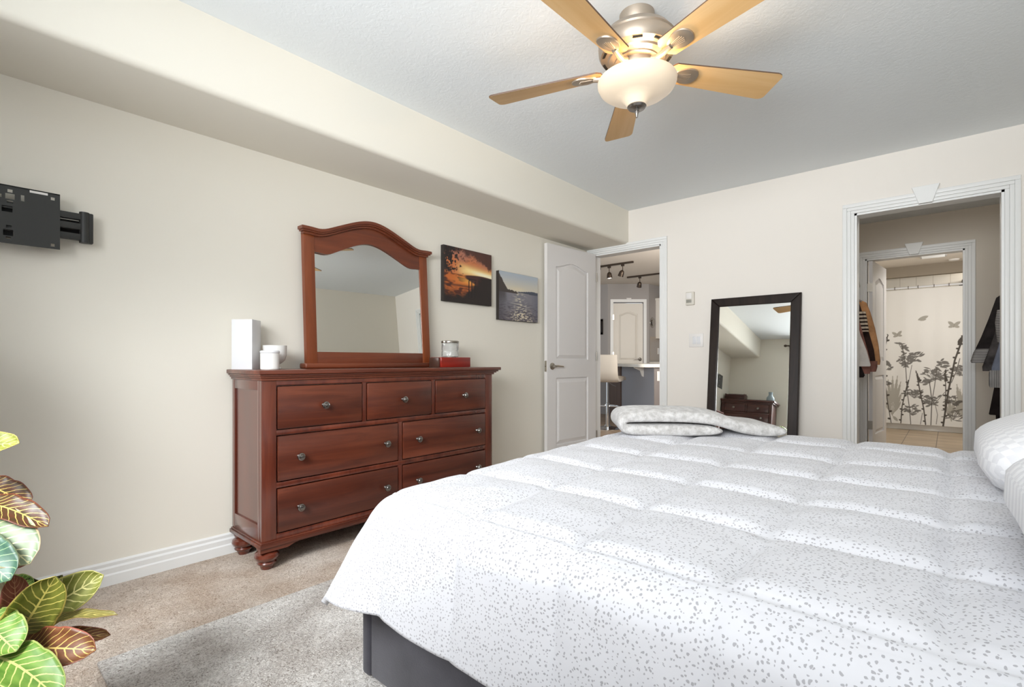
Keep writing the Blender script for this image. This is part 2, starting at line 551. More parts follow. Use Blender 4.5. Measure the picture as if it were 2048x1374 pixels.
D = 4.375        # back wall plane
HC = 2.46        # ceiling
YF = -0.60       # front wall plane
XR = 3.66        # right wall plane
YB = 6.45        # wall between closet and bathroom

# ------------------------------------------------------------------ room shell
STR = 'structure'
b = NB(); box(b, -0.12, XR+0.12, YF-0.12, D+0.06, -0.1, 0.0); box(b, 1.60, XR+0.12, D+0.06, YB, -0.1, 0.0)
single('floor', b, M['carpet'], 'beige carpet floor of the bedroom and walk-through closet', 'floor', kind=STR, smooth=False)
b = NB(); box(b, -0.12, XR+0.12, YF-0.12, D+0.06, HC, HC+0.1); box(b, 1.60, XR+0.12, D+0.06, YB, HC, HC+0.1)
single('ceiling', b, M['ceil'], 'white textured bedroom ceiling with the fan', 'ceiling', kind=STR, smooth=False)
b = NB(); box(b, -0.12, 0, YF-0.12, D, 0, HC)
single('wall_left', b, M['wall'], 'long cream wall behind the cherry dresser', 'wall', kind=STR, smooth=False)
b = NB()
box(b, 0, 0.076, D, D+0.12, 0, HC); box(b, 0.811, 2.301, D, D+0.12, 0, HC); box(b, 3.08, XR, D, D+0.12, 0, HC)
box(b, 0.076, 0.811, D, D+0.12, 2.085, HC); box(b, 2.301, 3.08, D, D+0.12, 2.075, HC)
single('wall_back', b, M['wall2'], 'cream far wall with the two doorways', 'wall', kind=STR, smooth=False)
b = NB(); box(b, XR, XR+0.12, YF-0.12, YB, 0, HC)
single('wall_right', b, M['wall'], 'cream wall at the head of the bed', 'wall', kind=STR, smooth=False)
WX0, WX1, WZ0, WZ1 = 0.93, 3.50, 0.70, 2.28
b = NB()
box(b, 0, WX0, YF-0.12, YF, 0, HC); box(b, WX1, XR, YF-0.12, YF, 0, HC)
box(b, WX0, WX1, YF-0.12, YF, 0, WZ0); box(b, WX0, WX1, YF-0.12, YF, WZ1, HC)
single('wall_front', b, M['wall'], 'cream wall with the wide window behind the camera', 'wall', kind=STR, smooth=False)
b = NB()
for (x0, x1, z0, z1) in ((WX0, WX0+.06, WZ0, WZ1), (WX1-.06, WX1, WZ0, WZ1), (WX0, WX1, WZ0, WZ0+.06), (WX0, WX1, WZ1-.06, WZ1), (2.30, 2.35, WZ0, WZ1)):
    box(b, x0, x1, YF-0.10, YF-0.03, z0, z1, 0.004)
single('window_1', b, M['trim'], 'white frame of the wide window behind the camera', 'window', kind=STR)
# boxed soffit over the dresser wall, rounded lower corner
b = NB()
pts = [(0, 2.137), (0.448, 2.137)] + [(0.448+0.03*math.sin(t), 2.167-0.03*math.cos(t)) for t in (0.26, 0.52, 0.79, 1.05, 1.31, 1.571)] + [(0.478, HC), (0, HC)]
prism(b, pts, lambda a, c, d: (a, d, c), YF, D)
fixn(b)
single('trim_1', b, M['wall'], 'cream boxed soffit running along the top of the dresser wall', 'soffit', kind=STR, angle=25)


def baseboard(name, mpf, a0, a1, label):
    b = NB()
    prof = [(0, 0), (0.016, 0), (0.016, 0.045), (0.012, 0.052), (0.013, 0.075), (0.008, 0.084), (0.009, 0.098), (0.004, 0.106), (0, 0.106)]
    prism(b, prof, mpf, a0, a1); fixn(b)
    return single(name, b, M['trim'], label, 'baseboard', kind=STR, angle=20)


baseboard('baseboard_left', lambda a, c, d: (a, d, c), YF, D-0.02, 'white stepped baseboard under the cream dresser wall')
baseboard('baseboard_back', lambda a, c, d: (d, D-a, c), 0.88, 2.245, 'white baseboard between the two doorways of the far wall')
baseboard('baseboard_right', lambda a, c, d: (XR-a, d, c), YF, D, 'white baseboard at the head of the bed')


def casing(b, x0, x1, top, y, w, sgn=-1):
    """stepped door casing on the plane y, standing out towards sgn*y"""
    def slab(xa, xb, za, zb, th):
        ya, yb = sorted((y, y+sgn*th)); box(b, xa, xb, ya, yb, za, zb, 0.003)
    for (o0, o1, th) in ((0.0, w*0.30, 0.012), (w*0.30, w*0.62, 0.016), (w*0.62, w, 0.020)):
        slab(x0-o1, x0-o0, 0, top+o0, th)
        slab(x1+o0, x1+o1, 0, top+o0, th)
        slab(x0-o1, x1+o1, top+o0, top+o1, th)


def keystone(b, xc, z0, z1, y):
    prism(b, [(xc-0.036, z0), (xc+0.036, z0), (xc+0.073, z1), (xc-0.073, z1)], lambda a, c, d: (a, d, c), y, y-0.03, 0.003)


def jamb(b, x0, x1, top, ya, yb, t=0.014):
    box(b, x0-0.002, x0+t, ya, yb, 0, top); box(b, x1-t, x1+0.002, ya, yb, 0, top); box(b, x0, x1, ya, yb, top-t, top+0.002)


def arch_pts(w0, w1, z0, z1, rise, n=14):
    p = [(w0, z0), (w1, z0), (w1, z1-rise)]
    for i in range(1, n):
        t = i/n
        x = w1+(w0-w1)*t
        p.append((x, z1-rise+rise*(0.5-0.5*math.cos(2*math.pi*t))**0.9))
    p.append((w0, z1-rise))
    return p


def door_leaf(parent, o, u, nrm, w, h, mat, th=0.035, rise=0.05, midz=(0.83, 1.0), name='leaf', stile=0.125):
    """two-panel arch-top leaf: o bottom corner, u along the width, nrm outward from the seen face"""
    o = Vector(o); u = Vector(u).normalized(); nrm = Vector(nrm).normalized()
    f = lambda a, c, d: tuple(o + u*a + Vector((0, 0, c)) + nrm*d)
    b = NB()
    prism(b, [(0, 0), (w, 0), (w, h), (0, h)], f, -th, -0.014)
    prism(b, [(0, 0), (stile, 0), (stile, h), (0, h)], f, -0.014, 0)
    prism(b, [(w-stile, 0), (w, 0), (w, h), (w-stile, h)], f, -0.014, 0)
    prism(b, [(stile, 0), (w-stile, 0), (w-stile, 0.20), (stile, 0.20)], f, -0.014, 0)
    prism(b, [(stile, midz[0]), (w-stile, midz[0]), (w-stile, midz[1]), (stile, midz[1])], f, -0.014, 0)
    top = arch_pts(stile, w-stile, midz[1], h-0.15, rise)
    prism(b, [(w-stile, h), (stile, h)] + list(reversed(top[2:])), f, -0.014, 0)
    fixn(b)
    leaf = mk(name, b, mat, parent, smooth=False)

    def panel(z0, z1, r):
        b = NB()
        n = 14
        A = arch_pts(stile+0.012, w-stile-0.012, z0+0.012, z1-0.012, r, n)
        B = arch_pts(stile+0.045, w-stile-0.045, z0+0.045, z1-0.045, r*0.9, n)
        va = [b.verts.new(f(x, z, -0.014)) for x, z in A]
        vb = [b.verts.new(f(x, z, -0.001)) for x, z in B]
        for i in range(len(va)):
            j = (i+1) % len(va)
            b.faces.new((va[i], va[j], vb[j], vb[i]))
        b.faces.new(vb)
        fixn(b)
        mk('panel', b, mat, leaf, smooth=False)
    panel(midz[1], h-0.15, rise)
    panel(0.20, midz[0], 0.0001)
    return leaf, f


def lever(leaf, f, a, z, dirn, mat):
    b = NB()
    o = Vector(f(a, z, 0)); nx = (Vector(f(a, z, 1))-o); ux = (Vector(f(a+1, z, 0))-o)
    R = Matrix((ux, Vector((0, 0, 1)), nx)).transposed().to_4x4()
    lathe(b, [(0, 0), (0.032, 0), (0.032, 0.006), (0.026, 0.011), (0.011, 0.013), (0.011, 0.045), (0, 0.045)], o, 24, R)
    tube(b, [f(a, z, 0.040), f(a+dirn*0.03, z+0.003, 0.045), f(a+dirn*0.07, z, 0.044), f(a+dirn*0.115, z-0.004, 0.040)], [0.010, 0.009, 0.008, 0.0065], 12)
    fixn(b)
    mk('handle', b, mat, leaf)


# bedroom door (to the kitchen)
d1 = thing('door_1', 'white arch-panelled bedroom door standing open in front of the kitchen doorway', 'door', (0.45, D, 0), kind=STR)
b = NB(); casing(b, 0.076, 0.811, 2.085, D, 0.064); mk('casing', b, M['trim'], d1)
b = NB(); jamb(b, 0.076, 0.811, 2.085, D, D+0.12); mk('jamb', b, M['trim'], d1)
hx, hy = 0.122, 4.352
ul = Vector((-0.061, -0.735, 0)).normalized()
nl = Vector((-ul.y, ul.x, 0))
leaf, f1 = door_leaf(d1, (hx, hy, 0.012), ul, nl, 0.735, 2.07, M['door'])
lever(leaf, f1, 0.735-0.068, 0.94, -1, M['silver'])
b = NB(); o = Vector(f1(0.735, 0.94, -0.018))
box(b, -0.012, 0.012, -0.001, 0.002, -0.05, 0.05, M=Matrix.Translation(o) @ Matrix.Rotation(math.atan2(ul.y, ul.x)-math.pi/2, 4, 'Z'))
lathe(b, [(0, 0), (0.008, 0), (0.006, 0.011), (0, 0.013)], o, 12, Matrix.Rotation(math.atan2(ul.y, ul.x), 4, 'Z') @ Matrix.Rotation(math.pi/2, 4, 'Y'))
mk('latch', b, M['silver'], leaf)
for z in (0.25, 1.05, 1.85):
    b = NB(); lathe(b, [(0, z-0.045), (0.006, z-0.045), (0.006, z+0.045), (0, z+0.045)], (hx+0.008, hy+0.006, 0), 10); mk('hinge', b, M['silver'], d1)

# closet opening
d2 = thing('door_2', 'wide white-cased opening with keystone leading to the closet and bathroom', 'doorway', (2.69, D, 0), kind=STR)
b = NB(); casing(b, 2.301, 3.08, 2.075, D, 0.072); mk('casing', b, M['trim'], d2)
b = NB(); keystone(b, 2.70, 2.066, 2.183, D); fixn(b); mk('keystone', b, M['trim'], d2, smooth=False)
b = NB(); jamb(b, 2.301, 3.08, 2.075, D, D+0.12); mk('jamb', b, M['trim'], d2)

# ------------------------------------------------------------------ closet and bathroom shell
CX0, CX1 = 1.72, 3.66
b = NB(); box(b, CX0-0.1, CX0, D+0.12, YB, 0, HC)
single('wall_closet_left', b, M['greige'], 'greige closet wall behind the brown jackets', 'wall', kind=STR, smooth=False)
b = NB()
box(b, CX0, 2.15, YB, YB+0.12, 0, HC); box(b, 2.933, CX1, YB, YB+0.12, 0, HC); box(b, 2.15, 2.933, YB, YB+0.12, 2.08, HC)
single('wall_closet_back', b, M['greige'], 'greige wall around the bathroom doorway', 'wall', kind=STR, smooth=False)
d3 = thing('door_3', 'white bathroom door swung inward beside the botanical shower curtain', 'door', (2.54, YB, 0), kind=STR)
b = NB(); casing(b, 2.15, 2.933, 2.08, YB, 0.075); mk('casing', b, M['trim'], d3)
b = NB(); keystone(b, 2.553, 2.075, 2.19, YB); fixn(b); mk('keystone', b, M['trim'], d3, smooth=False)
b = NB(); jamb(b, 2.15, 2.933, 2.08, YB, YB+0.12); mk('jamb', b, M['trim'], d3)
ul3 = Vector((0.062, 0.70, 0)).normalized()
leaf3, f3 = door_leaf(d3, (2.212, YB+0.02, 0.012), ul3, (ul3.y, -ul3.x, 0), 0.70, 2.05, M['door'], midz=(0.83, 0.99))
for z in (0.32, 1.05, 1.78):
    b = NB(); box(b, 2.166, 2.212, YB+0.012, YB+0.020, z-0.045, z+0.045); mk('hinge', b, M['silver'], d3, smooth=False)
BX0, BX1, BY1 = 1.95, 3.72, 9.98
b = NB(); box(b, BX0-0.1, BX1+0.1, YB, BY1+0.1, -0.1, 0.0)
single('floor_bathroom', b, M['tile'], 'brown wood-look tile floor of the bathroom', 'floor', kind=STR, smooth=False)
b = NB(); box(b, BX0-0.1, BX1+0.1, YB+0.12, BY1+0.1, 2.38, 2.48)
single('ceiling_bathroom', b, M['kceil'], 'white bathroom ceiling with the vent grille', 'ceiling', kind=STR, smooth=False)
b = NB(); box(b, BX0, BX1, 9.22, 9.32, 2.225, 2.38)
single('trim_2', b, M['taupe'], 'bulkhead above the shower curtain, its shade put into the colour', 'bulkhead', kind=STR, smooth=False)
b = NB(); box(b, BX0-0.1, BX0, YB+0.12, BY1, 0, 2.38)
single('wall_bathroom_left', b, M['wall'], 'cream bathroom wall behind the open white door', 'wall', kind=STR, smooth=False)
b = NB(); box(b, BX1, BX1+0.1, YB+0.12, BY1, 0, 2.38)
single('wall_bathroom_right', b, M['wall'], 'cream bathroom wall right of the curtain', 'wall', kind=STR, smooth=False)
b = NB(); box(b, BX0-0.1, BX1+0.1, BY1, BY1+0.1, 0, 2.38)
single('wall_bathroom_back', b, M['walltile'], 'white tiled wall behind the shower curtain', 'wall', kind=STR, smooth=False)

# bathtub
b = NB()
box(b, BX0+0.005, BX1-0.005, 9.26, 9.33, 0.0, 0.42, 0.008); box(b, BX0+0.005, BX1-0.005, 9.90, 9.975, 0.0, 0.42, 0.008)
box(b, BX0+0.005, BX0+0.08, 9.33, 9.90, 0, 0.42, 0.008); box(b, BX1-0.08, BX1-0.005, 9.33, 9.90, 0, 0.42, 0.008); box(b, BX0+0.08, BX1-0.08, 9.33, 9.90, 0.0, 0.1)
single('bathtub', b, M['ceramic'], 'white bathtub apron showing below the shower curtain', 'bathtub')
# rod, hooks, curtain
ROD_Y = 9.2
b = NB(); tube(b, [(BX0+0.002, ROD_Y, 2.062), (BX1-0.002, ROD_Y, 2.062)], 0.0135, 12)
single('shower_rod', b, M['white_gloss'], 'white rod holding the botanical shower curtain', 'curtain rod')

CU0, CU1 = 2.0, 3.30          # x extent of the cloth
nx, nz = 330, 400
xs = np.linspace(CU0, CU1, nx); zs = np.linspace(0.085, 2.035, nz)
X, Z = np.meshgrid(xs, zs, indexing='ij')


def W(wx, wy):
    f = (wx-208)/510.0
    yt, yb = 310-30*f, 1143+29*f
    return 2.09+f*0.89, 2.05-(wy-yt)/(yb-yt)*1.97


ink = np.zeros_like(X); inkl = np.zeros_like(X)


def seg(arr, p, q, w, val=1.0):
    (x0, z0), (x1, z1) = p, q
    x_a, x_b = min(x0, x1)-w*2, max(x0, x1)+w*2
    i0, i1 = np.searchsorted(xs, x_a), np.searchsorted(xs, x_b)
    k0, k1 = np.searchsorted(zs, min(z0, z1)-w*2), np.searchsorted(zs, max(z0, z1)+w*2)
    if i1 <= i0 or k1 <= k0: return
    XX, ZZ = X[i0:i1, k0:k1], Z[i0:i1, k0:k1]
    dx, dz = x1-x0, z1-z0; L2 = dx*dx+dz*dz+1e-12
    t = np.clip(((XX-x0)*dx+(ZZ-z0)*dz)/L2, 0, 1)
    d = np.hypot(XX-x0-t*dx, ZZ-z0-t*dz)
    arr[i0:i1, k0:k1] = np.maximum(arr[i0:i1, k0:k1], val*np.clip((w-d)/0.004+0.5, 0, 1))


def leafblob(arr, x, z, a, L, w, val=1.0):
    """pointed leaf from (x,z) in direction a"""
    n = 7
    for i in range(n):
        t0, t1 = i/n, (i+1)/n
        ww = w*math.sin(math.pi*min(1, (t0+t1)/2*0.92+0.06))
        seg(arr, (x+math.cos(a)*L*t0, z+math.sin(a)*L*t0), (x+math.cos(a)*L*t1, z+math.sin(a)*L*t1), ww, val)


def poly(arr, pts, w, val=1.0):
    pts = [W(*p) for p in pts]
    for p, q in zip(pts[:-1], pts[1:]): seg(arr, p, q, w, val)
    return pts


R = random.Random(4)


def beads(pts, n, r, arr=None):
    arr = ink if arr is None else arr
    for i in range(n):
        t = (i+0.5)/n*(len(pts)-1); k = min(int(t), len(pts)-2); f = t-k
        x = pts[k][0]+(pts[k+1][0]-pts[k][0])*f; z = pts[k][1]+(pts[k+1][1]-pts[k][1])*f
        s = 1 if i % 2 else -1
        leafblob(arr, x, z, 0.3 if s > 0 else math.pi-0.3, r*2.2, r)


def spire(wx, wy, a, n=7, r=0.012):
    x, z = W(wx, wy)
    for i in range(n):
        t = i/n
        seg(ink, (x-math.cos(a)*0.16*t, z-math.sin(a)*0.16*t), (x-math.cos(a)*0.16*t+R.uniform(-.012, .012), z-math.sin(a)*0.16*t+0.012), r*(0.5+t*0.7))


def cluster(wx, wy, rad, n, L=0.06, w=0.011, val=0.85):
    cx, cz = W(wx, wy)
    for i in range(n):
        a = R.uniform(0, 2*math.pi); rr = rad*math.sqrt(R.random())
        x, z = cx+math.cos(a)*rr, cz+math.sin(a)*rr*0.8
        d = R.uniform(-0.7, 0.9) if R.random() < .5 else R.uniform(2.3, 3.9)
        leafblob(ink, x, z, d, L*R.uniform(0.6, 1.3), w*R.uniform(.7, 1.3), val)
        if R.random() < 0.5: seg(ink, (x, z), (cx, cz-rad*0.7), 0.0028, val)


for wx, wy, tips in ((265, 1095, [(215, 905), (238, 872), (268, 850), (300, 848), (322, 885), (328, 955), (212, 1000), (225, 960), (300, 1130), (322, 1010)]),
                     (700, 1110, [(672, 900), (690, 930), (662, 985), (720, 1000), (712, 940), (655, 1040), (722, 1060)]),
                     (640, 1130, [(600, 1020), (625, 990), (655, 1000)])):
    x0, z0 = W(wx, wy)
    for t in tips:
        x1, z1 = W(*t)
        a = math.atan2(z1-z0, x1-x0); L = math.hypot(x1-x0, z1-z0)
        leafblob(inkl, x0+math.cos(a)*L*.25, z0+math.sin(a)*L*.25, a, L*0.75, 0.019, 0.62)
        seg(inkl, (x0, z0), (x1, z1), 0.004, 0.62)
beads(poly(ink, [(323, 1143), (331, 1040), (350, 960), (373, 875)], 0.0065), 9, 0.011)
poly(ink, [(388, 1150), (380, 1050), (365, 950), (355, 790), (332, 660)], 0.0045); poly(ink, [(366, 930), (395, 780)], 0.003)
beads(poly(ink, [(482, 1152), (470, 1050), (450, 960), (427, 840)], 0.007), 8, 0.011); spire(424, 822, math.radians(105))
poly(ink, [(515, 1155), (521, 1000), (506, 885)], 0.005); poly(ink, [(521, 1010), (538, 910), (552, 800)], 0.004); poly(ink, [(548, 1150), (556, 1090), (540, 1020), (600, 950)], 0.003)
poly(ink, [(450, 1150), (462, 1080)], 0.003)
beads(poly(ink, [(590, 1162), (620, 950), (660, 750), (708, 610)], 0.010), 15, 0.013); spire(712, 590, math.radians(70), 9, 0.014)
poly(ink, [(640, 890), (668, 820), (690, 740)], 0.004)
beads(poly(ink, [(602, 1050), (606, 940), (604, 830)], 0.005), 7, 0.012); spire(602, 815, math.radians(92), 9, 0.013)
beads(poly(ink, [(258, 1142), (232, 1000), (212, 820), (208, 700), (233, 612)], 0.005), 12, 0.014); spire(238, 592, math.radians(68))
cluster(330, 665, 0.06, 12); cluster(385, 730, 0.11, 38); cluster(350, 760, 0.07, 16)
cluster(575, 775, 0.06, 14); cluster(535, 840, 0.12, 40); cluster(480, 885, 0.05, 9)
cluster(410, 960, 0.09, 24, 0.05); cluster(395, 1060, 0.09, 22, 0.05); cluster(515, 1000, 0.1, 26, 0.05)
cluster(655, 1000, 0.08, 20, 0.05); cluster(650, 1090, 0.10, 24, 0.06, 0.006); cluster(690, 820, 0.09, 20, 0.06); cluster(225, 790, 0.07, 15); cluster(240, 900, 0.05, 8)


def butterfly(wx, wy, s, tilt):
    x, z = W(wx, wy)
    for sg in (1, -1):
        for (a, L, w) in ((0.75, 0.085, 0.022), (-0.35, 0.06, 0.020)):
            d = (a if sg > 0 else math.pi-a)+tilt
            leafblob(inkl, x, z, d, L*s, w*s, 0.66)
    seg(inkl, (x-0.004, z-0.02), (x+0.006, z+0.02), 0.005, 0.8)


butterfly(300, 592, 0.85, 0.15); butterfly(655, 536, 0.95, -0.05); butterfly(205, 532, 0.4, 0.2)
x, z = W(462, 490); leafblob(inkl, x-.04, z-.015, 0.45, 0.11, 0.024, 0.66); leafblob(inkl, x-.03, z-.02, 0.1, 0.07, 0.015, 0.66)
basec = np.array(lin((224, 221, 216))[:3]); inkc = np.array(lin((74, 68, 62))[:3]); inklc = np.array(lin((112, 104, 84))[:3])
C3 = basec*(1-inkl[..., None])+inklc*inkl[..., None]
C3 = C3*(1-ink[..., None])+inkc*ink[..., None]


def grid_mesh(name, PX, PY, PZ, C, mat, parent=None):
    """grid of points (n x m) with a point colour; world coordinates"""
    n, mm = PX.shape
    co = np.stack([PX, PY, PZ], -1).reshape(-1, 3)
    org = np.array(ORG[parent.name]) if parent is not None else np.array([(co[:, 0].min()+co[:, 0].max())/2, (co[:, 1].min()+co[:, 1].max())/2, co[:, 2].min()])
    co = co-org
    idx = np.arange(n*mm).reshape(n, mm)
    fc = np.stack([idx[:-1, :-1], idx[1:, :-1], idx[1:, 1:], idx[:-1, 1:]], -1).reshape(-1, 4)
    me = bpy.data.meshes.new(name)
    me.from_pydata(co.tolist(), [], fc.tolist())
    me.polygons.foreach_set('use_smooth', [True]*len(me.polygons))
    ca = me.color_attributes.new('Col', 'FLOAT_COLOR', 'POINT')
    c4 = np.concatenate([C.reshape(-1, 3), np.ones((n*mm, 1))], 1)
    ca.data.foreach_set('color', c4.ravel().astype(np.float32))
    me.materials.append(mat)
    o = bpy.data.objects.new(name, me); COL.objects.link(o)
    if parent is not None: o.parent = parent
    else: o.location = org
    ORG[o.name] = Vector(org)
    return o


fold = 0.012*np.sin(X*15.0+0.7*np.sin(X*4)) + 0.006*np.sin(X*31+1.3)+0.004*np.sin(Z*3+X*5)
cur = grid_mesh('shower_curtain', X, ROD_Y-0.005+fold*(0.35+0.65*(2.05-Z)/2.0), Z, C3, attr_mat('curtain_print', 0.8))
md = cur.modifiers.new('thickness', 'SOLIDIFY'); md.thickness = 0.002
setp(cur, 'white shower curtain printed with grey wildflowers and butterflies', 'shower curtain')
HK = [(208, 'by the open door edge'), (283, 'above the left of the curtain'), (372, 'above the tall leafy flower'), (435, 'near the middle of the curtain'), (535, 'above the right half of the curtain'), (626, 'nearest the right door casing')]
for wx, lab in HK:
    x = W(wx, 300)[0]
    b = NB()
    pts = [(x, ROD_Y-0.022*math.cos(t), 2.062+0.022*math.sin(t)) for t in np.linspace(-0.9, 4.0, 14)]
    tube(b, pts, 0.0035, 6)
    single('curtain_ring', b, M['bronze'], 'dark shower curtain ring ' + lab, 'curtain ring', 'rings on the shower rod')
# vents
v1 = thing('ceiling_vent', 'white exhaust fan grille on the bathroom ceiling', 'vent', (2.66, 8.45, 2.38))
b = NB(); box(b, 2.53, 2.80, 8.32, 8.58, 2.362, 2.38, 0.004); mk('frame', b, M['white_gloss'], v1)
for i in range(6):
    b = NB(); box(b, 2.55, 2.78, 8.345+i*0.036, 8.363+i*0.036, 2.352, 2.362, 0.002); mk('slat', b, M['trim'], v1)
b = NB(); lathe(b, [(0, 2.358), (0.05, 2.362), (0.062, 2.38), (0, 2.38)], (2.87, 9.0, 0), 24)
single('smoke_detector', b, M['plastic'], 'small round white detector on the bathroom ceiling', 'smoke detector')
# dark caddy above the rod at right
b = NB(); box(b, 2.93, 3.2, 9.80, 9.97, 2.10, 2.115); box(b, 2.96, 3.05, 9.83, 9.95, 2.115, 2.20, 0.012); box(b, 3.06, 3.14, 9.83, 9.95, 2.115, 2.18, 0.012)
single('shower_caddy', b, M['black'], 'dark bottles on a shelf above the right end of the shower rod', 'shower shelf')

# ------------------------------------------------------------------ clothes in the closet
def fabric(name, col, var=0.1, stripe=None, axis='z', freq=60.0):
    m, nt, bs = base_mat(name)
    v = coords(nt)
    n = N(nt, 'ShaderNodeTexNoise', Scale=14.0, Detail=4.0); nt.links.new(v, n.inputs['Vector'])
    c = ramp(nt, n.outputs['Fac'], [(0.3, tuple(k*(1-var) for k in col)), (0.7, tuple(min(255, k*(1+var)) for k in col))])
    if stripe:
        sx = nt.nodes.new('ShaderNodeSeparateXYZ'); nt.links.new(v, sx.inputs[0])
        f = mathn(nt, 'GREATER_THAN', mathn(nt, 'FRACT', mathn(nt, 'MULTIPLY', sx.outputs['xyz'.index(axis)], freq)), 0.55)
        c = mixc(nt, f, c, lin(stripe))
    nt.links.new(c, bs.inputs['Base Color']); bs.inputs['Roughness'].default_value = 0.9
    bs.inputs['Specular IOR Level'].default_value = 0.15
    n2 = N(nt, 'ShaderNodeTexNoise', Scale=300.0); nt.links.new(v, n2.inputs['Vector'])
    bump(nt, bs, n2.outputs['Fac'], 0.2, 0.002)
    return m


def cloth_sheet(bm, outline, y, th, seed, bulge=1.0):
    """hanging garment: outline rows of (z, x_left, x_right) from top down; lens-shaped cross-section along y"""
    rn = random.Random(seed); nseg = 14; rings = []
    for k, (z, xl, xr) in enumerate(outline):
        ring = []
        for i in range(nseg*2):
            a = 2*math.pi*i/(nseg*2)
            cx, hw = (xl+xr)/2, (xr-xl)/2
            wob = 0.12*math.sin(a*5+k*0.35+seed)+0.06*math.sin(a*9-k*0.6)
            ring.append(bm.verts.new((cx+hw*math.copysign(abs(math.cos(a))**0.8, math.cos(a)), y+th*math.sin(a)*(1+wob)*bulge, z)))
        rings.append(ring)
    for A, B in zip(rings[:-1], rings[1:]):
        for i in range(nseg*2):
            j = (i+1) % (nseg*2)
            bm.faces.new((A[i], B[i], B[j], A[j]))
    bm.faces.new(rings[0]); bm.faces.new(list(reversed(rings[-1])))
    fixn(bm)


def hanger(parent, x, y, z):
    b = NB()
    tube(b, [(x+0.012*math.cos(t), y, z+0.04+0.02*math.sin(t)) for t in np.linspace(3.3, -0.8, 9)] + [(x, y, z+0.01), (x, y, z-0.01)], 0.0022, 6)
    tube(b, [(x-0.2, y, z-0.085), (x-0.1, y, z-0.045), (x, y, z-0.01), (x+0.1, y, z-0.045), (x+0.2, y, z-0.085)], 0.006, 6)
    mk('hanger', b, M['pewter'], parent)


b = NB(); tube(b, [(2.03, D+0.122, 1.70), (2.03, YB-0.002, 1.70)], 0.015, 12)
single('closet_rod', b, M['chrome'], 'metal closet rod at left holding the brown jackets', 'clothes rod')
b = NB(); box(b, CX0+0.002, 2.19, 5.46, 5.50, 1.78, 1.80); box(b, 2.17, 2.2, 5.46, 5.5, 1.74, 1.88, 0.004); tube(b, [(2.19, 5.48, 1.75), (2.2, 5.48, 1.68), (2.18, 5.48, 1.62), (2.14, 5.48, 1.63)], 0.012, 8)
single('shelf_bracket', b, M['silver'], 'silver shelf bracket at the left edge of the closet opening', 'bracket')


def garment(name, label, cat, y, rows, mat, th=0.035, parts=(), seed=1, x=2.03, hz=1.62, group=None):
    t = thing(name, label, cat, (x, y, rows[-1][0]), group)
    b = NB(); cloth_sheet(b, rows, y, th, seed); mk('body', b, mat, t, angle=60)
    hanger(t, x, y, hz)
    for (pn, pr, py, pth, pm) in parts:
        b = NB(); cloth_sheet(b, pr, py, pth, seed+3); mk(pn, b, pm, t, angle=60)
    return t


F_tan = fabric('tan_suede', (178, 132, 92), 0.12); F_dk = fabric('dark_brown_cloth', (46, 32, 28), 0.2)
F_wh = fabric('white_cotton', (206, 200, 194), 0.05); F_mv = fabric('mauve_brown_cloth', (132, 92, 82), 0.18)
F_blk = fabric('black_knit', (44, 40, 40), 0.2); F_gry = fabric('charcoal_tweed', (74, 70, 70), 0.25)
F_stp = fabric('striped_knit', (168, 164, 160), 0.08, (92, 88, 88), 'z', 75.0); F_blu = fabric('slate_blue_cotton', (120, 126, 142), 0.08)
F_skt = fabric('dark_skirt', (34, 27, 27), 0.2); F_ktw = fabric('knit_band', (178, 176, 174), 0.06, (84, 82, 82), 'x', 110.0)
F_cst = fabric('cream_stripe_trim', (196, 180, 160), 0.06, (48, 36, 32), 'z', 30.0)
garment('jacket', 'tan suede jacket hanging nearest the bathroom door at left', 'jacket', 5.62,
        [(1.60, 1.98, 2.10), (1.58, 1.88, 2.18), (1.54, 1.80, 2.245), (1.45, 1.77, 2.275), (1.30, 1.75, 2.31), (1.15, 1.74, 2.335), (1.00, 1.73, 2.35), (0.965, 1.73, 2.345)], F_tan, 0.05, seed=2)
garment('jacket', 'dark brown jacket with striped collar hanging between tan jacket and white shirt', 'jacket', 5.42,
        [(1.60, 1.98, 2.10), (1.58, 1.88, 2.16), (1.53, 1.80, 2.21), (1.42, 1.78, 2.24), (1.25, 1.76, 2.285), (1.10, 1.75, 2.32), (0.955, 1.74, 2.335), (0.92, 1.74, 2.33)], F_dk, 0.045,
        parts=(('trim', [(1.44, 2.20, 2.262), (1.36, 2.21, 2.275), (1.28, 2.22, 2.285), (1.26, 2.225, 2.285)], 5.39, 0.035, F_cst),
               ('cuff', [(1.0, 2.20, 2.345), (0.95, 2.19, 2.345), (0.905, 2.20, 2.335)], 5.42, 0.052, F_mv)), seed=3)
garment('jacket', 'mauve brown garment hanging behind the dark brown jacket', 'jacket', 5.22,
        [(1.56, 1.98, 2.10), (1.53, 1.88, 2.15), (1.47, 1.80, 2.20), (1.35, 1.78, 2.235), (1.2, 1.76, 2.27), (1.02, 1.75, 2.31), (0.92, 1.75, 2.315), (0.89, 1.75, 2.31)], F_mv, 0.04, seed=5)
garment('shirt', 'white cotton shirt hanging at the left edge of the closet opening', 'shirt', 5.02,
        [(1.58, 1.98, 2.10), (1.56, 1.88, 2.16), (1.50, 1.80, 2.2), (1.38, 1.78, 2.23), (1.22, 1.77, 2.265), (1.08, 1.76, 2.31), (0.965, 1.76, 2.335), (0.955, 1.76, 2.33)], F_wh, 0.04, seed=7)
garment('skirt', 'short dark skirt hanging low beside the white shirt', 'skirt', 5.12,
        [(1.56, 1.98, 2.06), (1.2, 1.94, 2.1), (1.0, 1.84, 2.22), (0.95, 1.82, 2.26), (0.88, 1.81, 2.285), (0.86, 1.82, 2.275)], F_skt, 0.03, seed=8)
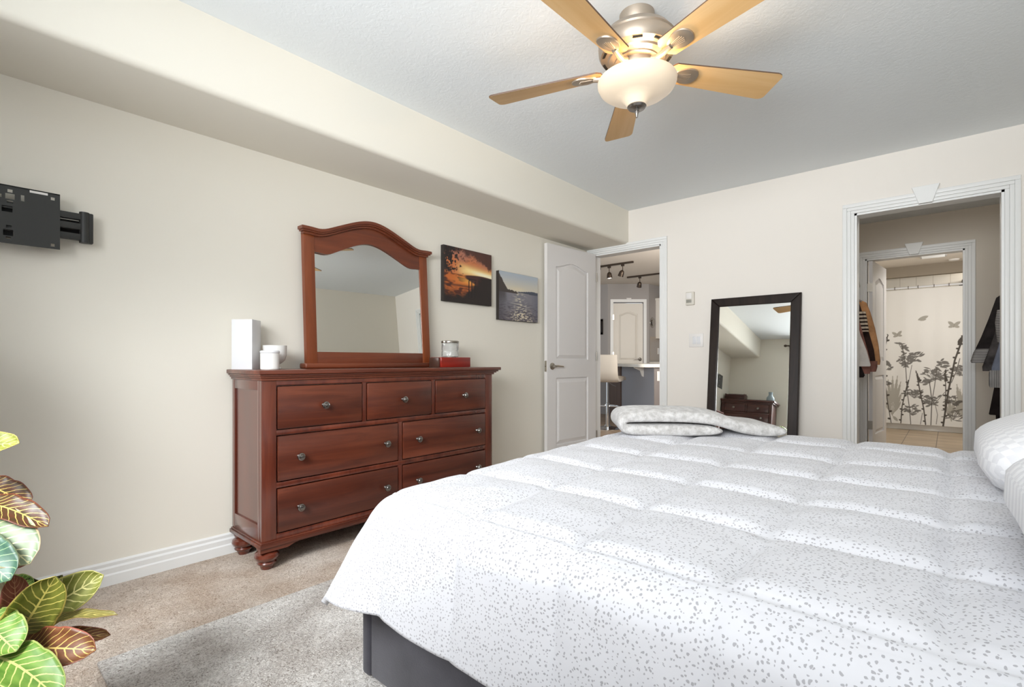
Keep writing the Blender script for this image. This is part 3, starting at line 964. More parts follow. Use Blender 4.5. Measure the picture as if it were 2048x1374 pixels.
# right side: row of hooks with jackets
b = NB(); tube(b, [(3.36, D+0.122, 1.66), (3.36, YB-0.002, 1.66)], 0.015, 12)
single('closet_rod', b, M['chrome'], 'metal closet rod at right holding the dark jackets', 'clothes rod')
garment('jacket', 'black jacket with wide striped cuff hanging at right of the closet', 'jacket', 5.70,
        [(1.60, 3.28, 3.44), (1.58, 3.18, 3.52), (1.52, 3.11, 3.56), (1.35, 3.065, 3.58), (1.2, 3.02, 3.58), (1.10, 2.985, 3.58), (1.085, 2.985, 3.58)], F_blk, 0.05,
        parts=(('cuff', [(1.10, 2.985, 3.10), (1.07, 2.972, 3.095), (1.0, 2.955, 3.085), (0.985, 2.96, 3.08)], 5.70, 0.05, F_stp),), seed=11, x=3.36, hz=1.60)
garment('jacket', 'charcoal tweed jacket hanging in front of the black striped-cuff jacket', 'jacket', 5.46,
        [(1.60, 3.28, 3.44), (1.57, 3.19, 3.52), (1.50, 3.145, 3.56), (1.35, 3.115, 3.58), (1.2, 3.085, 3.58), (1.05, 3.045, 3.58), (0.955, 3.018, 3.58), (0.92, 3.02, 3.58)], F_gry, 0.05,
        parts=(('lapel', [(1.40, 3.10, 3.2), (1.3, 3.088, 3.2), (1.15, 3.10, 3.19), (1.12, 3.12, 3.18)], 5.41, 0.03, F_stp),), seed=12, x=3.36, hz=1.60)
garment('shirt', 'slate blue shirt with knitted hem hanging by the right door casing', 'shirt', 5.22,
        [(1.58, 3.28, 3.44), (1.55, 3.2, 3.52), (1.46, 3.16, 3.56), (1.3, 3.13, 3.57), (1.1, 3.095, 3.57), (0.95, 3.06, 3.57), (0.93, 3.06, 3.57)], F_blu, 0.045,
        parts=(('hem_band', [(0.93, 3.05, 3.5), (0.90, 3.045, 3.5), (0.82, 3.045, 3.5), (0.80, 3.05, 3.5)], 5.22, 0.045, F_ktw),), seed=13, x=3.36, hz=1.58)
garment('skirt', 'long dark brown skirt hanging low under the slate blue shirt', 'skirt', 5.32,
        [(1.55, 3.3, 3.42), (1.2, 3.2, 3.5), (0.9, 3.09, 3.5), (0.8, 3.08, 3.5), (0.66, 3.06, 3.5), (0.59, 3.05, 3.5), (0.585, 3.055, 3.5)], F_skt, 0.03,
        parts=(('tie', [(0.6, 3.088, 3.118), (0.5, 3.09, 3.112), (0.44, 3.082, 3.112), (0.43, 3.082, 3.112)], 5.32, 0.008, F_skt),), seed=14, x=3.36, hz=1.58)

# ------------------------------------------------------------------ kitchen seen through the bedroom door
b = NB(); box(b, -5.2, 1.60, D+0.06, 11.2, -0.1, 0.0)
single('floor_kitchen', b, M['kfloor'], 'brown plank kitchen floor beyond the bedroom door', 'floor', kind=STR, smooth=False)
b = NB(); box(b, -5.2, 1.60, D+0.12, 11.2, 2.445, 2.545)
single('ceiling_kitchen', b, M['kceil'], 'beige kitchen ceiling with the two light tracks', 'ceiling', kind=STR, smooth=False)
b = NB(); box(b, -5.2, -1.98, 8.17, 8.29, 0, 2.445)
single('wall_kitchen_left', b, M['kgray'], 'grey kitchen wall with the small framed picture', 'wall', kind=STR, smooth=False)
pa, pb = Vector((-1.98, 8.17, 0)), Vector((-1.40, 8.67, 0))
pu = (pb-pa).normalized(); pn = Vector((pu.y, -pu.x, 0)); PL = (pb-pa).length
pf = lambda a, c, d: tuple(pa+pu*a+Vector((0, 0, c))+pn*d)
DW0, DW1 = 0.10, 0.665
b = NB()
for (a0, a1, z0, z1) in ((0, DW0, 0, 2.445), (DW1, PL, 0, 2.445), (DW0, DW1, 2.10, 2.445)):
    prism(b, [(a0, z0), (a1, z0), (a1, z1), (a0, z1)], pf, -0.12, 0)
fixn(b)
single('wall_pantry', b, M['kgray'], 'angled grey wall around the pantry door', 'wall', kind=STR, smooth=False)
b = NB(); box(b, -1.52, -1.40, 8.70, 11.2, 0, 2.445)
single('wall_kitchen_right', b, M['kgray'], 'grey kitchen wall with the oval plate', 'wall', kind=STR, smooth=False)
b = NB(); box(b, -1.399, -1.394, 8.72, 11.0, 1.0, 1.46)
single('trim_3', b, M['splash'], 'taupe tiled backsplash right of the pantry door', 'backsplash', kind=STR, smooth=False)
b = NB(); box(b, 1.48, 1.60, D+0.12, 11.2, 0, 2.445)
single('wall_kitchen_end', b, M['kgray'], 'grey kitchen wall shared with the closet', 'wall', kind=STR, smooth=False)
d4 = thing('door_4', 'closed white pantry door in the angled kitchen wall', 'door', tuple(pa+pu*0.38), kind=STR)
b = NB()
for (a0, a1, z0, z1) in ((DW0-0.055, DW0, 0, 2.155), (DW1, DW1+0.055, 0, 2.155), (DW0, DW1, 2.10, 2.155)):
    prism(b, [(a0, z0), (a1, z0), (a1, z1), (a0, z1)], pf, 0, 0.018)
fixn(b); mk('casing', b, M['trim'], d4, smooth=False)
leaf4, f4 = door_leaf(d4, pa+pu*(DW0+0.004)+pn*-0.02+Vector((0, 0, 0.012)), pu, pn, DW1-DW0-0.008, 2.07, M['doorshade'], stile=0.10)
lever(leaf4, f4, 0.50, 1.02, -1, M['pewter'])
for z in (0.25, 1.12, 1.82):
    b = NB(); prism(b, [(DW0-0.012, z-0.05), (DW0+0.012, z-0.05), (DW0+0.012, z+0.05), (DW0-0.012, z+0.05)], pf, -0.02, 0.022); fixn(b); mk('hinge', b, M['pewter'], d4, smooth=False)
b = NB(); prism(b, [(0.345, 2.157), (0.435, 2.157), (0.435, 2.18), (0.345, 2.18)], pf, 0.001, 0.02, 0.003); fixn(b)
single('door_chime', b, M['plastic'], 'small cream chime box above the pantry door casing', 'chime', smooth=False)
# framed picture
pc = thing('framed_picture', 'small dark-framed picture on the grey kitchen wall', 'picture', (-2.2, 8.15, 1.5))
b = NB()
for (x0, x1, z0, z1) in ((-2.36, -2.08, 1.50, 1.54), (-2.36, -2.08, 1.75, 1.79), (-2.36, -2.32, 1.5, 1.79), (-2.12, -2.08, 1.5, 1.79)): box(b, x0, x1, 8.145, 8.168, z0, z1, 0.003)
mk('frame', b, M['espresso'], pc)
b = NB(); box(b, -2.32, -2.12, 8.155, 8.168, 1.54, 1.75); mk('mat_board', b, M['redbox_d'], pc, smooth=False)
b = NB(); box(b, -2.28, -2.16, 8.151, 8.155, 1.60, 1.70); mk('print', b, M['counter'], pc, smooth=False)
# oval plate on wall
b = NB(); lathe(b, [(0, 0.02), (0.05, 0.02), (0.062, 0.024), (0.08, 0.008), (0.098, 0.004), (0.1, 0), (0, 0)], (-1.398, 8.82, 1.725), 28, Matrix.Rotation(math.pi/2, 4, 'Y'))
fixn(b)
single('wall_plate', b, M['pewter'], 'round pewter plate on the kitchen wall beside the pantry door', 'wall plate')
# upper cabinet
uc = thing('upper_cabinet', 'white upper kitchen cabinet above the taupe backsplash', 'cabinet', (-1.23, 9.6, 1.43))
b = NB(); box(b, -1.398, -1.075, 8.952, 10.6, 1.43, 2.17, 0.003); mk('body', b, M['cab'], uc)
b = NB(); box(b, -1.398, -1.05, 8.93, 10.62, 2.155, 2.20, 0.008); mk('cornice', b, M['cab'], uc)
for i in range(3):
    b = NB(); box(b, -1.075, -1.055, 8.955+i*0.548, 9.495+i*0.548, 1.435, 2.15, 0.004); dd = mk('cabinet_door', b, M['cab'], uc)
    b = NB(); tube(b, [(-1.055, 9.45+i*0.548, 1.5), (-1.035, 9.45+i*0.548, 1.51), (-1.035, 9.45+i*0.548, 1.6), (-1.055, 9.45+i*0.548, 1.61)], 0.005, 8); mk('handle', b, M['pewter'], dd)
# base cabinet + counter along the same wall
bc = thing('base_cabinet', 'white base cabinet with pale counter against the backsplash wall', 'cabinet', (-1.08, 9.8, 0))
b = NB(); box(b, -1.398, -0.80, 8.72, 11.0, 0.0, 0.945, 0.003); mk('body', b, M['cab'], bc)
b = NB(); box(b, -1.398, -0.76, 8.68, 11.0, 0.945, 0.985, 0.008); mk('countertop', b, M['counter'], bc)
b = NB(); box(b, -1.394, -1.388, 9.02, 9.09, 1.13, 1.25, 0.003)
single('wall_outlet', b, M['plastic'], 'white outlet plate on the taupe backsplash', 'outlet')

# peninsula: bar counter set diagonally
kc = Vector((-0.192, 6.342, 0)); ku = Vector((-0.7071, 0.7071, 0)); kw = Vector((0.7071, 0.7071, 0))
kf = lambda a, c, d: tuple(kc+ku*a+kw*c+Vector((0, 0, d)))
pn_ = thing('peninsula', 'grey kitchen peninsula with white bar counter behind the stool', 'kitchen counter', tuple(kc+ku*0.9+kw*0.3))
b = NB(); prism(b, [(0, 0), (1.55, 0), (1.55, 0.62), (0, 0.62)], kf, 0, 0.915); fixn(b); mk('body', b, M['pen'], pn_, smooth=False)
b = NB(); prism(b, [(1.55, -0.02), (2.4, -0.02), (2.4, 0.6), (1.55, 0.6)], kf, 0, 0.915); fixn(b); mk('end_panel', b, M['penb'], pn_, smooth=False)  # far stretch of the peninsula face, given a browner tone
b = NB(); prism(b, [(-0.004, 0.001), (-0.004, 0.62), (-0.0005, 0.62), (-0.0005, 0.001)], kf, 0.02, 0.91); fixn(b); mk('side_panel', b, M['pen_side'], pn_, smooth=False)
cp = [(-0.04+0.12*(1-math.cos(t)), -0.20+0.12*(1-math.sin(t))) for t in np.linspace(0, math.pi/2, 7)]
b = NB(); prism(b, cp+[(2.45, -0.20), (2.45, 0.68), (-0.04, 0.68)], kf, 0.915, 0.958, 0.006); fixn(b); mk('countertop', b, M['counter'], pn_, angle=25)
b = NB(); prism(b, [(0.0, 0.915), (-0.14, 0.915), (-0.14, 0.90), (-0.05, 0.86), (-0.022, 0.78), (0, 0.77)], lambda a, c, d: kf(0.42+d, a, c), 0, 0.03); fixn(b); mk('bracket', b, M['cab'], pn_, smooth=False)
b = NB(); prism(b, [(0.04, 0.73), (0.11, 0.73), (0.11, 0.86), (0.04, 0.86)], lambda a, c, d: kf(-0.0042-d, a, c), 0, 0.006); fixn(b); mk('outlet', b, M['thermo'], pn_, smooth=False)

# bar stool
sx, sy = -0.976, 6.451
st = thing('bar_stool', 'cream leatherette bar stool on chrome pedestal at the kitchen peninsula', 'bar stool', (sx, sy, 0))
b = NB(); lathe(b, [(0, 0), (0.21, 0), (0.21, 0.008), (0.17, 0.018), (0.05, 0.04), (0.034, 0.06), (0, 0.06)], (sx, sy, 0), 36); mk('base', b, M['chrome'], st)
b = NB(); lathe(b, [(0, 0.055), (0.028, 0.055), (0.028, 0.38), (0.019, 0.385), (0.019, 0.70), (0, 0.70)], (sx, sy, 0), 20); mk('pole', b, M['chrome'], st)
b = NB()
fr = Vector((-0.25, 0.965, 0)).normalized(); fs = Vector((-fr.y, fr.x, 0)); so = Vector((sx, sy, 0))
tube(b, [tuple(so+fr*(0.02+0.16*math.sin(t))-fs*0.16*math.cos(t)+Vector((0, 0, 0.33))) for t in np.linspace(0, math.pi, 13)], 0.010, 8)
tube(b, [tuple(so+fs*-0.16+fr*0.02+Vector((0, 0, .33))), tuple(so+fs*0.16+fr*0.02+Vector((0, 0, .33)))], 0.010, 8)
mk('footrest', b, M['chrome'], st)
b = NB(); prof = [(-0.22, 1.09), (-0.205, 0.98), (-0.19, 0.86), (-0.165, 0.76), (-0.11, 0.722), (-0.02, 0.715), (0.1, 0.722), (0.2, 0.745), (0.27, 0.745), (0.305, 0.72)]
prof2 = []
for i, (a, z) in enumerate(prof):
    p0 = Vector(prof[max(i-1, 0)]); p1 = Vector(prof[min(i+1, len(prof)-1)])
    t = (p1-p0).normalized(); nn = Vector((-t.y, t.x)); k = 0.03 if 0 < i < len(prof)-1 else 0.014
    prof2.append(((a+nn.x*k, z+nn.y*k), (a-nn.x*k, z-nn.y*k)))
rows = []
for c in np.linspace(-0.2, 0.2, 9):
    e = 1 if abs(c) < 0.17 else 0.55
    ring = []
    for (p, q) in prof2: ring.append(tuple(so+fr*((p[0]+q[0])/2+(p[0]-q[0])/2*e)+fs*c+Vector((0, 0, (p[1]+q[1])/2+(p[1]-q[1])/2*e))))
    for (p, q) in reversed(prof2): ring.append(tuple(so+fr*((p[0]+q[0])/2-(p[0]-q[0])/2*e)+fs*c+Vector((0, 0, (p[1]+q[1])/2-(p[1]-q[1])/2*e))))
    rows.append([b.verts.new(v) for v in ring])
for A, B in zip(rows[:-1], rows[1:]):
    for i in range(len(A)):
        j = (i+1) % len(A); b.faces.new((A[i], A[j], B[j], B[i]))
b.faces.new(rows[0]); b.faces.new(list(reversed(rows[-1]))); fixn(b)
mk('seat', b, M['leather'], st, angle=60)
b = NB(); tube(b, [tuple(so+fr*0.03+Vector((0, 0, .69))), tuple(so+fr*0.1-fs*0.05+Vector((0, 0, .64))), tuple(so+fr*0.16-fs*0.08+Vector((0, 0, .62)))], 0.005, 6); mk('lever', b, M['chrome'], st)

# track lights
def track_head(parent, x, y, zt, tilt, lit, az=0.0):
    b = NB()
    box(b, x-0.022, x+0.022, y-0.016, y+0.016, zt-0.03, zt, 0.004)
    tube(b, [(x, y, zt-0.03), (x, y, zt-0.085)], 0.006, 8)
    h = mk('lamp_head', b, M['bronze'], parent)
    R_ = Matrix.Rotation(az, 4, 'Z') @ Matrix.Rotation(tilt, 4, 'X')
    b = NB(); lathe(b, [(0.0, -0.005), (0.018, -0.012), (0.032, -0.03), (0.038, -0.06), (0.042, -0.10), (0.036, -0.10), (0.03, -0.06), (0.0, -0.05)], (x, y, zt-0.08), 20, R_, cap=False); fixn(b)
    mk('shade', b, M['bronze'], h)
    b = NB(); lathe(b, [(0, -0.104), (0.034, -0.098), (0.03, -0.07), (0, -0.068)], (x, y, zt-0.08), 20, R_, cap=False); fixn(b)
    mk('bulb', b, M['bulb'] if lit else M['silver'], h)


t1 = thing('track_light', 'bronze track on the kitchen ceiling with one lit spotlight', 'track light', (-0.95, 6.54, 2.445))
b = NB(); box(b, -1.30, -0.605, 6.525, 6.558, 2.418, 2.444, 0.003); mk('rail', b, M['bronze'], t1)
b = NB(); box(b, -1.32, -1.16, 6.51, 6.572, 2.388, 2.444, 0.004); mk('connector', b, M['bronze'], t1)
track_head(t1, -1.000, 6.541, 2.42, 0.12, True); track_head(t1, -0.775, 6.541, 2.42, 0.5, False, 1.2)
t2 = thing('track_light', 'longer bronze track on the kitchen ceiling nearer the white cabinet', 'track light', (-0.7, 7.70, 2.445))
b = NB(); box(b, -1.325, 0.1, 7.685, 7.72, 2.418, 2.444, 0.003); mk('rail', b, M['bronze'], t2)
track_head(t2, -1.09, 7.70, 2.42, 0.55, False, 0.7); track_head(t2, -0.66, 7.70, 2.42, 0.3, True, 0.4)

# ------------------------------------------------------------------ dresser
DY0, DY1, DX = 0.978, 2.549, 0.386
dr = thing('dresser', 'cherry wood seven-drawer dresser against the left wall', 'dresser', (0.2, 1.78, 0))
b = NB(); box(b, 0.02, 0.366, DY0+0.008, DY1-0.008, 0.125, 0.907); mk('carcass', b, M['cherry_z'], dr, smooth=False)
b = NB()
for y0, y1 in ((DY0, 1.046), (2.484, DY1)): box(b, 0.36, DX, y0, y1, 0.139, 0.907, 0.002)
for z0, z1 in ((0.139, 0.165), (0.386, 0.412), (0.641, 0.665), (0.882, 0.907)): box(b, 0.36, DX-0.001, 1.046, 2.484, z0, z1, 0.0015)
box(b, 0.36, DX-0.001, 1.514, 1.538, 0.665, 0.882, 0.0015); box(b, 0.36, DX-0.001, 2.003, 2.029, 0.665, 0.882, 0.0015)
box(b, 0.36, DX-0.001, 1.752, 1.779, 0.165, 0.386, 0.0003); box(b, 0.36, DX-0.001, 1.752, 1.779, 0.412, 0.641, 0.0003)
mk('face_frame', b, M['cherry_z'], dr)
for ys, sgn in ((DY0, 1), (DY1, -1)):
    b = NB()
    ya, yb = (ys, ys+0.009) if sgn > 0 else (ys-0.009, ys)
    box(b, 0.02, 0.052, ya, yb, 0.139, 0.907, 0.001); box(b, 0.336, 0.3598, ya, yb, 0.139, 0.907, 0.0003)
    box(b, 0.052, 0.336, ya, yb, 0.139, 0.215, 0.0015); box(b, 0.052, 0.336, ya, yb, 0.86, 0.907, 0.0015)
    mk('side_panel', b, M['cherry_z'], dr)
b = NB()
box(b, 0.004, 0.420, DY0-0.024, DY1+0.06, 0.936, 0.957, 0.004); box(b, 0.010, 0.408, DY0-0.016, DY1+0.045, 0.926, 0.936, 0.002)
box(b, 0.012, 0.402, DY0-0.011, DY1+0.03, 0.918, 0.926, 0.002); box(b, 0.014, 0.394, DY0-0.006, DY1+0.015, 0.906, 0.918, 0.003)
mk('top', b, M['cherry_y'], dr)
b = NB()
box(b, 0.012, DX+0.014, DY0-0.012, DY1+0.012, 0.112, 0.131, 0.003); box(b, 0.016, DX+0.007, DY0-0.006, DY1+0.006, 0.131, 0.139, 0.002)
ap = [(DY0-0.01, 0.112), (DY0-0.01, 0.092), (DY0+0.12, 0.092)] + [(DY0+0.12+0.06*t, 0.092+0.016*math.sin(t*math.pi/2)) for t in (0.3, 0.6, 1.0)] + [(DY1-0.12-0.06*t, 0.092+0.016*math.sin(t*math.pi/2)) for t in (1.0, 0.6, 0.3)] + [(DY1-0.12, 0.092), (DY1+0.01, 0.092), (DY1+0.01, 0.112)]
prism(b, ap, lambda a, c, d: (d, a, c), 0.372, DX+0.008)
fixn(b); mk('base_moulding', b, M['cherry_y'], dr)
foot = [(0, 0), (0.026, 0), (0.028, 0.004), (0.032, 0.018), (0.042, 0.026), (0.044, 0.032), (0.040, 0.038), (0.038, 0.040), (0.050, 0.048), (0.056, 0.062), (0.053, 0.076), (0.041, 0.086), (0.034, 0.090), (0.044, 0.095), (0.046, 0.103), (0.040, 0.108), (0.038, 0.113), (0, 0.113)]
for fx_, fy_ in ((0.345, DY0+0.04), (0.062, DY0+0.04), (0.345, DY1-0.04), (0.062, DY1-0.04)):
    b = NB(); lathe(b, foot, (fx_, fy_, 0), 32); mk('foot', b, M['cherry_z'], dr)
knobp = [(0, 0), (0.011, 0), (0.010, 0.006), (0.007, 0.010), (0.007, 0.015), (0.016, 0.019), (0.0195, 0.023), (0.0185, 0.028), (0.013, 0.030), (0.010, 0.035), (0.004, 0.037), (0, 0.037)]
RY = Matrix.Rotation(math.pi/2, 4, 'Y')


def drawer(parent, x, y0, y1, z0, z1, knobs, mat, sgn=1):
    b = NB(); g = 0.006
    box(b, x-0.018, x+0.005, y0+g, y1-g, z0+g, z1-g, 0.0035, 2)
    d = mk('drawer', b, mat, parent)
    for ky in knobs:
        b = NB(); lathe(b, knobp, (x+0.005, ky, (z0+z1)/2), 20, RY); mk('knob', b, M['pewter'], d)


for y0, y1, ks in ((1.046, 1.514, (1.285,)), (1.538, 2.003, (1.78,)), (2.029, 2.484, (2.268,))): drawer(dr, DX, y0, y1, 0.665, 0.882, ks, M['cherry_y'])
for z0, z1 in ((0.412, 0.641), (0.165, 0.386)):
    drawer(dr, DX, 1.046, 1.752, z0, z1, (1.155, 1.66), M['cherry_y'])
    drawer(dr, DX, 1.779, 2.484, z0, z1, (1.888, 2.392), M['cherry_y'])

# dresser mirror (leans back to the wall)
TL = 0.058
mr = thing('dresser_mirror', 'arched cherry-framed mirror standing on top of the long dresser', 'mirror', (0.08, 1.783, 0.957))
mfx = lambda a, c, d: (0.100-TL*(c-0.99)+d, a, c)
YC = 1.783


def arc_top(y, z_end, z_top, half):
    u = min(1.0, abs(y-YC)/half)
    s = max(0.0, 1.0-u/0.80)
    k = (3*s*s-2*s**3) if u < 0.8 else 0
    dip = -0.006*math.exp(-((u-0.72)/0.12)**2)
    return z_end+(z_top-z_end)*(0.25*math.cos(min(u/0.8, 1)*math.pi/2)+0.75*k)*1.0+dip


NY = 48
b = NB()   # crown moulding
ys = np.linspace(YC-0.466, YC+0.466, NY)
up = [(y, arc_top(y, 1.768, 1.880, 0.466)) for y in ys]
for (d0, d1, lo, hi) in ((-0.025, 0.034, -0.018, 0.0), (-0.025, 0.026, -0.027, -0.018), (-0.025, 0.012, -0.040, -0.027)):
    k = 0.0 if d1 > 0.03 else (0.008 if d1 > 0.02 else 0.018)
    pts = [(min(max(y, YC-0.466+k), YC+0.466-k), z+lo) for y, z in up] + [(min(max(y, YC-0.466+k), YC+0.466-k), z+hi) for y, z in reversed(up)]
    for i in range(NY-1):
        q = [pts[i], pts[i+1], pts[2*NY-2-i], pts[2*NY-1-i]]
        if abs(q[0][0]-q[1][0]) < 1e-6: continue
        va = [b.verts.new(mfx(y, z, d1)) for y, z in q]; vb = [b.verts.new(mfx(y, z, d0)) for y, z in q]
        b.faces.new(va); b.faces.new(list(reversed(vb)))
        b.faces.new((va[3], va[2], vb[2], vb[3])); b.faces.new((va[1], va[0], vb[0], vb[1]))
        if i == 0: b.faces.new((va[0], va[3], vb[3], vb[0]))
        if i == NY-2: b.faces.new((va[2], va[1], vb[1], vb[2]))
bmesh.ops.remove_doubles(b, verts=b.verts, dist=0.00005); fixn(b)
mk('crown', b, M['cherry_ly'], mr, angle=30)
b = NB()
ys2 = np.linspace(YC-0.382, YC+0.382, 40)
topf = [(y, arc_top(y, 1.768, 1.880, 0.466)-0.036) for y in ys2]
bot = [(y, arc_top(y, 1.634, 1.742, 0.40)) for y in ys2]
for i in range(39):
    q = [bot[i], bot[i+1], topf[i+1], topf[i]]
    va = [b.verts.new(mfx(y, z, -0.004)) for y, z in q]; vb = [b.verts.new(mfx(y, z, -0.03)) for y, z in q]
    b.faces.new(va); b.faces.new(list(reversed(vb))); b.faces.new((va[1], va[0], vb[0], vb[1])); b.faces.new((va[3], va[2], vb[2], vb[3]))
bmesh.ops.remove_doubles(b, verts=b.verts, dist=0.00005); fixn(b)
mk('top_rail', b, M['cherry_ly'], mr, angle=30)
for (ya, yb) in ((YC-0.444, YC-0.381), (YC+0.381, YC+0.444)):
    b = NB(); prism(b, [(ya, 0.985), (yb, 0.985), (yb, 1.735), (ya, 1.735)], mfx, -0.032, 0.0, 0.002); fixn(b); mk('stile', b, M['cherry_l'], mr)
b = NB(); prism(b, [(YC-0.381, 0.985), (YC+0.381, 0.985), (YC+0.381, 1.053), (YC-0.381, 1.053)], mfx, -0.03, -0.003, 0.002); fixn(b); mk('bottom_rail', b, M['cherry_ly'], mr)
b = NB(); box(b, 0.05, 0.128, YC-0.466, YC+0.466, 0.957, 0.988, 0.009, 3); mk('plinth', b, M['cherry_ly'], mr)
b = NB()
gl = [(YC-0.384, 1.048), (YC+0.384, 1.048)] + [(y, arc_top(y, 1.634, 1.742, 0.40)+0.004) for y in np.linspace(YC+0.384, YC-0.384, 36)]
gfx = lambda a, c, d: (0.0652-0.066*(c-1.35)+0.02*(a-YC)+d, a, c)   # the glass sits a touch skewed in its frame
prism(b, gl, gfx, -0.006, 0.0); fixn(b); mk('glass', b, M['mirror'], mr, smooth=False)

# things on the dresser
ZT = 0.957
b = NB(); Mx = Matrix.Translation((0.076, 1.026, 0)) @ Matrix.Rotation(math.radians(45), 4, 'Z')
box(b, -0.051, 0.051, -0.051, 0.051, ZT, 1.213, 0.002, M=Mx)
single('gift_box', b, M['white_gloss'], 'tall plain white box at the near end of the dresser top', 'box')
b = NB(); lathe(b, [(0, 0), (0.030, 0), (0.032, 0.004), (0.018, 0.012), (0.015, 0.022), (0.030, 0.030), (0.050, 0.048), (0.057, 0.075), (0.0585, 0.125), (0.0545, 0.125), (0.052, 0.075), (0.040, 0.048), (0.0, 0.038)], (0.135, 1.146, ZT), 40)
single('bowl', b, M['ceramic'], 'white footed ceramic bowl behind the candle jar', 'bowl')
cj = thing('candle_jar', 'white lidded candle jar in front of the footed bowl', 'candle', (0.25, 1.072, ZT))
b = NB(); lathe(b, [(0, 0), (0.041, 0), (0.044, 0.004), (0.044, 0.082), (0.0, 0.082)], (0.25, 1.072, ZT), 36); mk('jar', b, M['ceramic'], cj)
b = NB(); lathe(b, [(0, 0.082), (0.042, 0.082), (0.0455, 0.085), (0.0455, 0.092), (0.042, 0.095), (0, 0.095)], (0.25, 1.072, ZT), 36); mk('lid', b, M['white_gloss'], cj)
rb = thing('keepsake_box', 'red lacquered wooden box under the glass jar', 'box', (0.19, 2.335, ZT))
b = NB(); box(b, 0.135, 0.25, 2.20, 2.47, ZT, 1.026, 0.004); mk('body', b, M['redbox'], rb)
b = NB(); box(b, 0.135, 0.235, 2.186, 2.20, ZT, 1.023, 0.003); mk('end_panel', b, M['redbox_d'], rb)
gj = thing('glass_jar', 'pressed glass jar with silver lid on the red box', 'jar', (0.185, 2.32, 1.026))
b = NB(); lathe(b, [(0, 0.0), (0.055, 0.0), (0.060, 0.005), (0.060, 0.040), (0.0575, 0.046), (0.060, 0.052), (0.060, 0.098), (0.054, 0.098), (0.054, 0.052), (0.052, 0.046), (0.054, 0.040), (0.054, 0.008), (0, 0.006)], (0.195, 2.325, 1.0265), 40); mk('jar', b, M['glass'], gj)
b = NB(); lathe(b, [(0, 0.098), (0.061, 0.098), (0.062, 0.101), (0.062, 0.110), (0.058, 0.114), (0, 0.114)], (0.195, 2.325, 1.0265), 40); mk('lid', b, M['silver'], gj)

# ------------------------------------------------------------------ canvases
def smooth(a, b_, x): t = np.clip((x-a)/(b_-a), 0, 1); return t*t*(3-2*t)


def nfield(u, v, su, sv, seed):
    out = np.zeros_like(u)
    for idx in np.ndindex(u.shape): out[idx] = noise.noise((u[idx]*su+seed*7.1, v[idx]*sv, seed*3.3))
    return out


def mixa(C, m, c): return C*(1-m[..., None])+np.array(lin(c)[:3])*m[..., None]


def canvas(name, label, y0, y1, z0, z1, painter, grp):
    t = thing(name, label, 'picture', (0.02, (y0+y1)/2, z0), grp)
    b = NB(); box(b, 0.002, 0.034, y0, y1, z0, z1, 0.001); mk('stretcher', b, M['canvas_edge'], t)
    n1, n2 = 150, 125
    u, v = np.meshgrid(np.linspace(0, 1, n1), np.linspace(0, 1, n2), indexing='ij')
    C = painter(u, v)
    grid_mesh('print', np.full_like(u, 0.0348), y0+0.001+u*(y1-y0-0.002), z0+0.001+v*(z1-z0-0.002), C, attr_mat(name+'_print', 0.6), t)


def sunset(u, v):
    C = np.zeros(u.shape+(3,)); n = nfield(u, v, 4, 9, 1); n2 = nfield(u, v, 9, 30, 2); n3 = nfield(u, v, 16, 16, 3)
    C = mixa(C, np.ones_like(u), (206, 120, 70))
    C = mixa(C, smooth(0.66, 0.95, v+n*0.15), (176, 118, 98))
    hz = 0.655-0.10*u
    C = mixa(C, np.exp(-((v-hz)/0.085)**2)*smooth(0.12, 0.5, u+n*0.2), (255, 226, 150))
    C = mixa(C, np.exp(-((v-hz+0.0)/0.035)**2)*smooth(0.45, 0.8, u), (255, 246, 214))
    C = mixa(C, smooth(0.53, 0.50, v)*0.9, (196, 104, 46))
    C = mixa(C, smooth(0.53, 0.50, v)*smooth(0.0, 0.35, n2+n*0.3)*0.95, (74, 34, 26))
    C = mixa(C, np.exp(-((v-0.42)/0.07)**2-((u-0.55)/0.22)**2)*0.8, (250, 178, 84))
    C = mixa(C, np.exp(-((v-0.31)/0.022)**2)*0.8*smooth(0.75, .5, u), (60, 36, 32))
    C = mixa(C, smooth(0.30, 0.08, v+n2*0.10), (38, 30, 28))
    hill = 0.515+0.035*np.sin(np.clip((u-0.38)/0.62, 0, 1)*2.6)
    C = mixa(C, smooth(0.0, 0.012, hill-v)*smooth(0.38, 0.46, u)*smooth(0.0, 0.03, v-(0.47-0.45*(u-0.38))+0.0)*(u > 0.38), (70, 40, 36))
    edge = 0.70-0.30*smooth(0.45, 0.1, v)+0.06*n3
    C = mixa(C, smooth(-0.02, 0.05, u-edge)*(v < 0.47+0.05*u), (40, 31, 29))
    n4 = nfield(u, v, 46, 30, 8); n5 = nfield(u, v, 9, 3, 9)
    drip = 0.93-0.20*smooth(0.35, 1.0, u)+0.10*n5+0.05*n4
    C = mixa(C, smooth(-0.03, 0.05, v-drip)*0.9, (56, 36, 33))
    C = mixa(C, smooth(0.05, 0.35, n4+0.5*n3)*smooth(0.70, 0.85, v)*0.55, (92, 52, 46))
    C = mixa(C, smooth(-0.10, 0.10, 0.5*n3+0.5*n4+1.9*(0.19-u)+0.15*(v-0.7))*smooth(0.48, 0.58, v+n4*0.05), (38, 30, 29))
    for px, top in ((0.50, 0.47), (0.56, 0.44), (0.63, 0.42)):
        C = mixa(C, ((np.abs(u-px-0.03*(v-0.2)) < 0.010) & (v < top) & (v > 0.12)).astype(float), (30, 24, 24))
    C = mixa(C, ((np.abs(v-0.455) < 0.008) & (u > 0.48) & (u < 0.66)).astype(float), (30, 24, 24))
    C = mixa(C, smooth(0.05, 0.0, u)*0.8, (52, 46, 42))
    return C


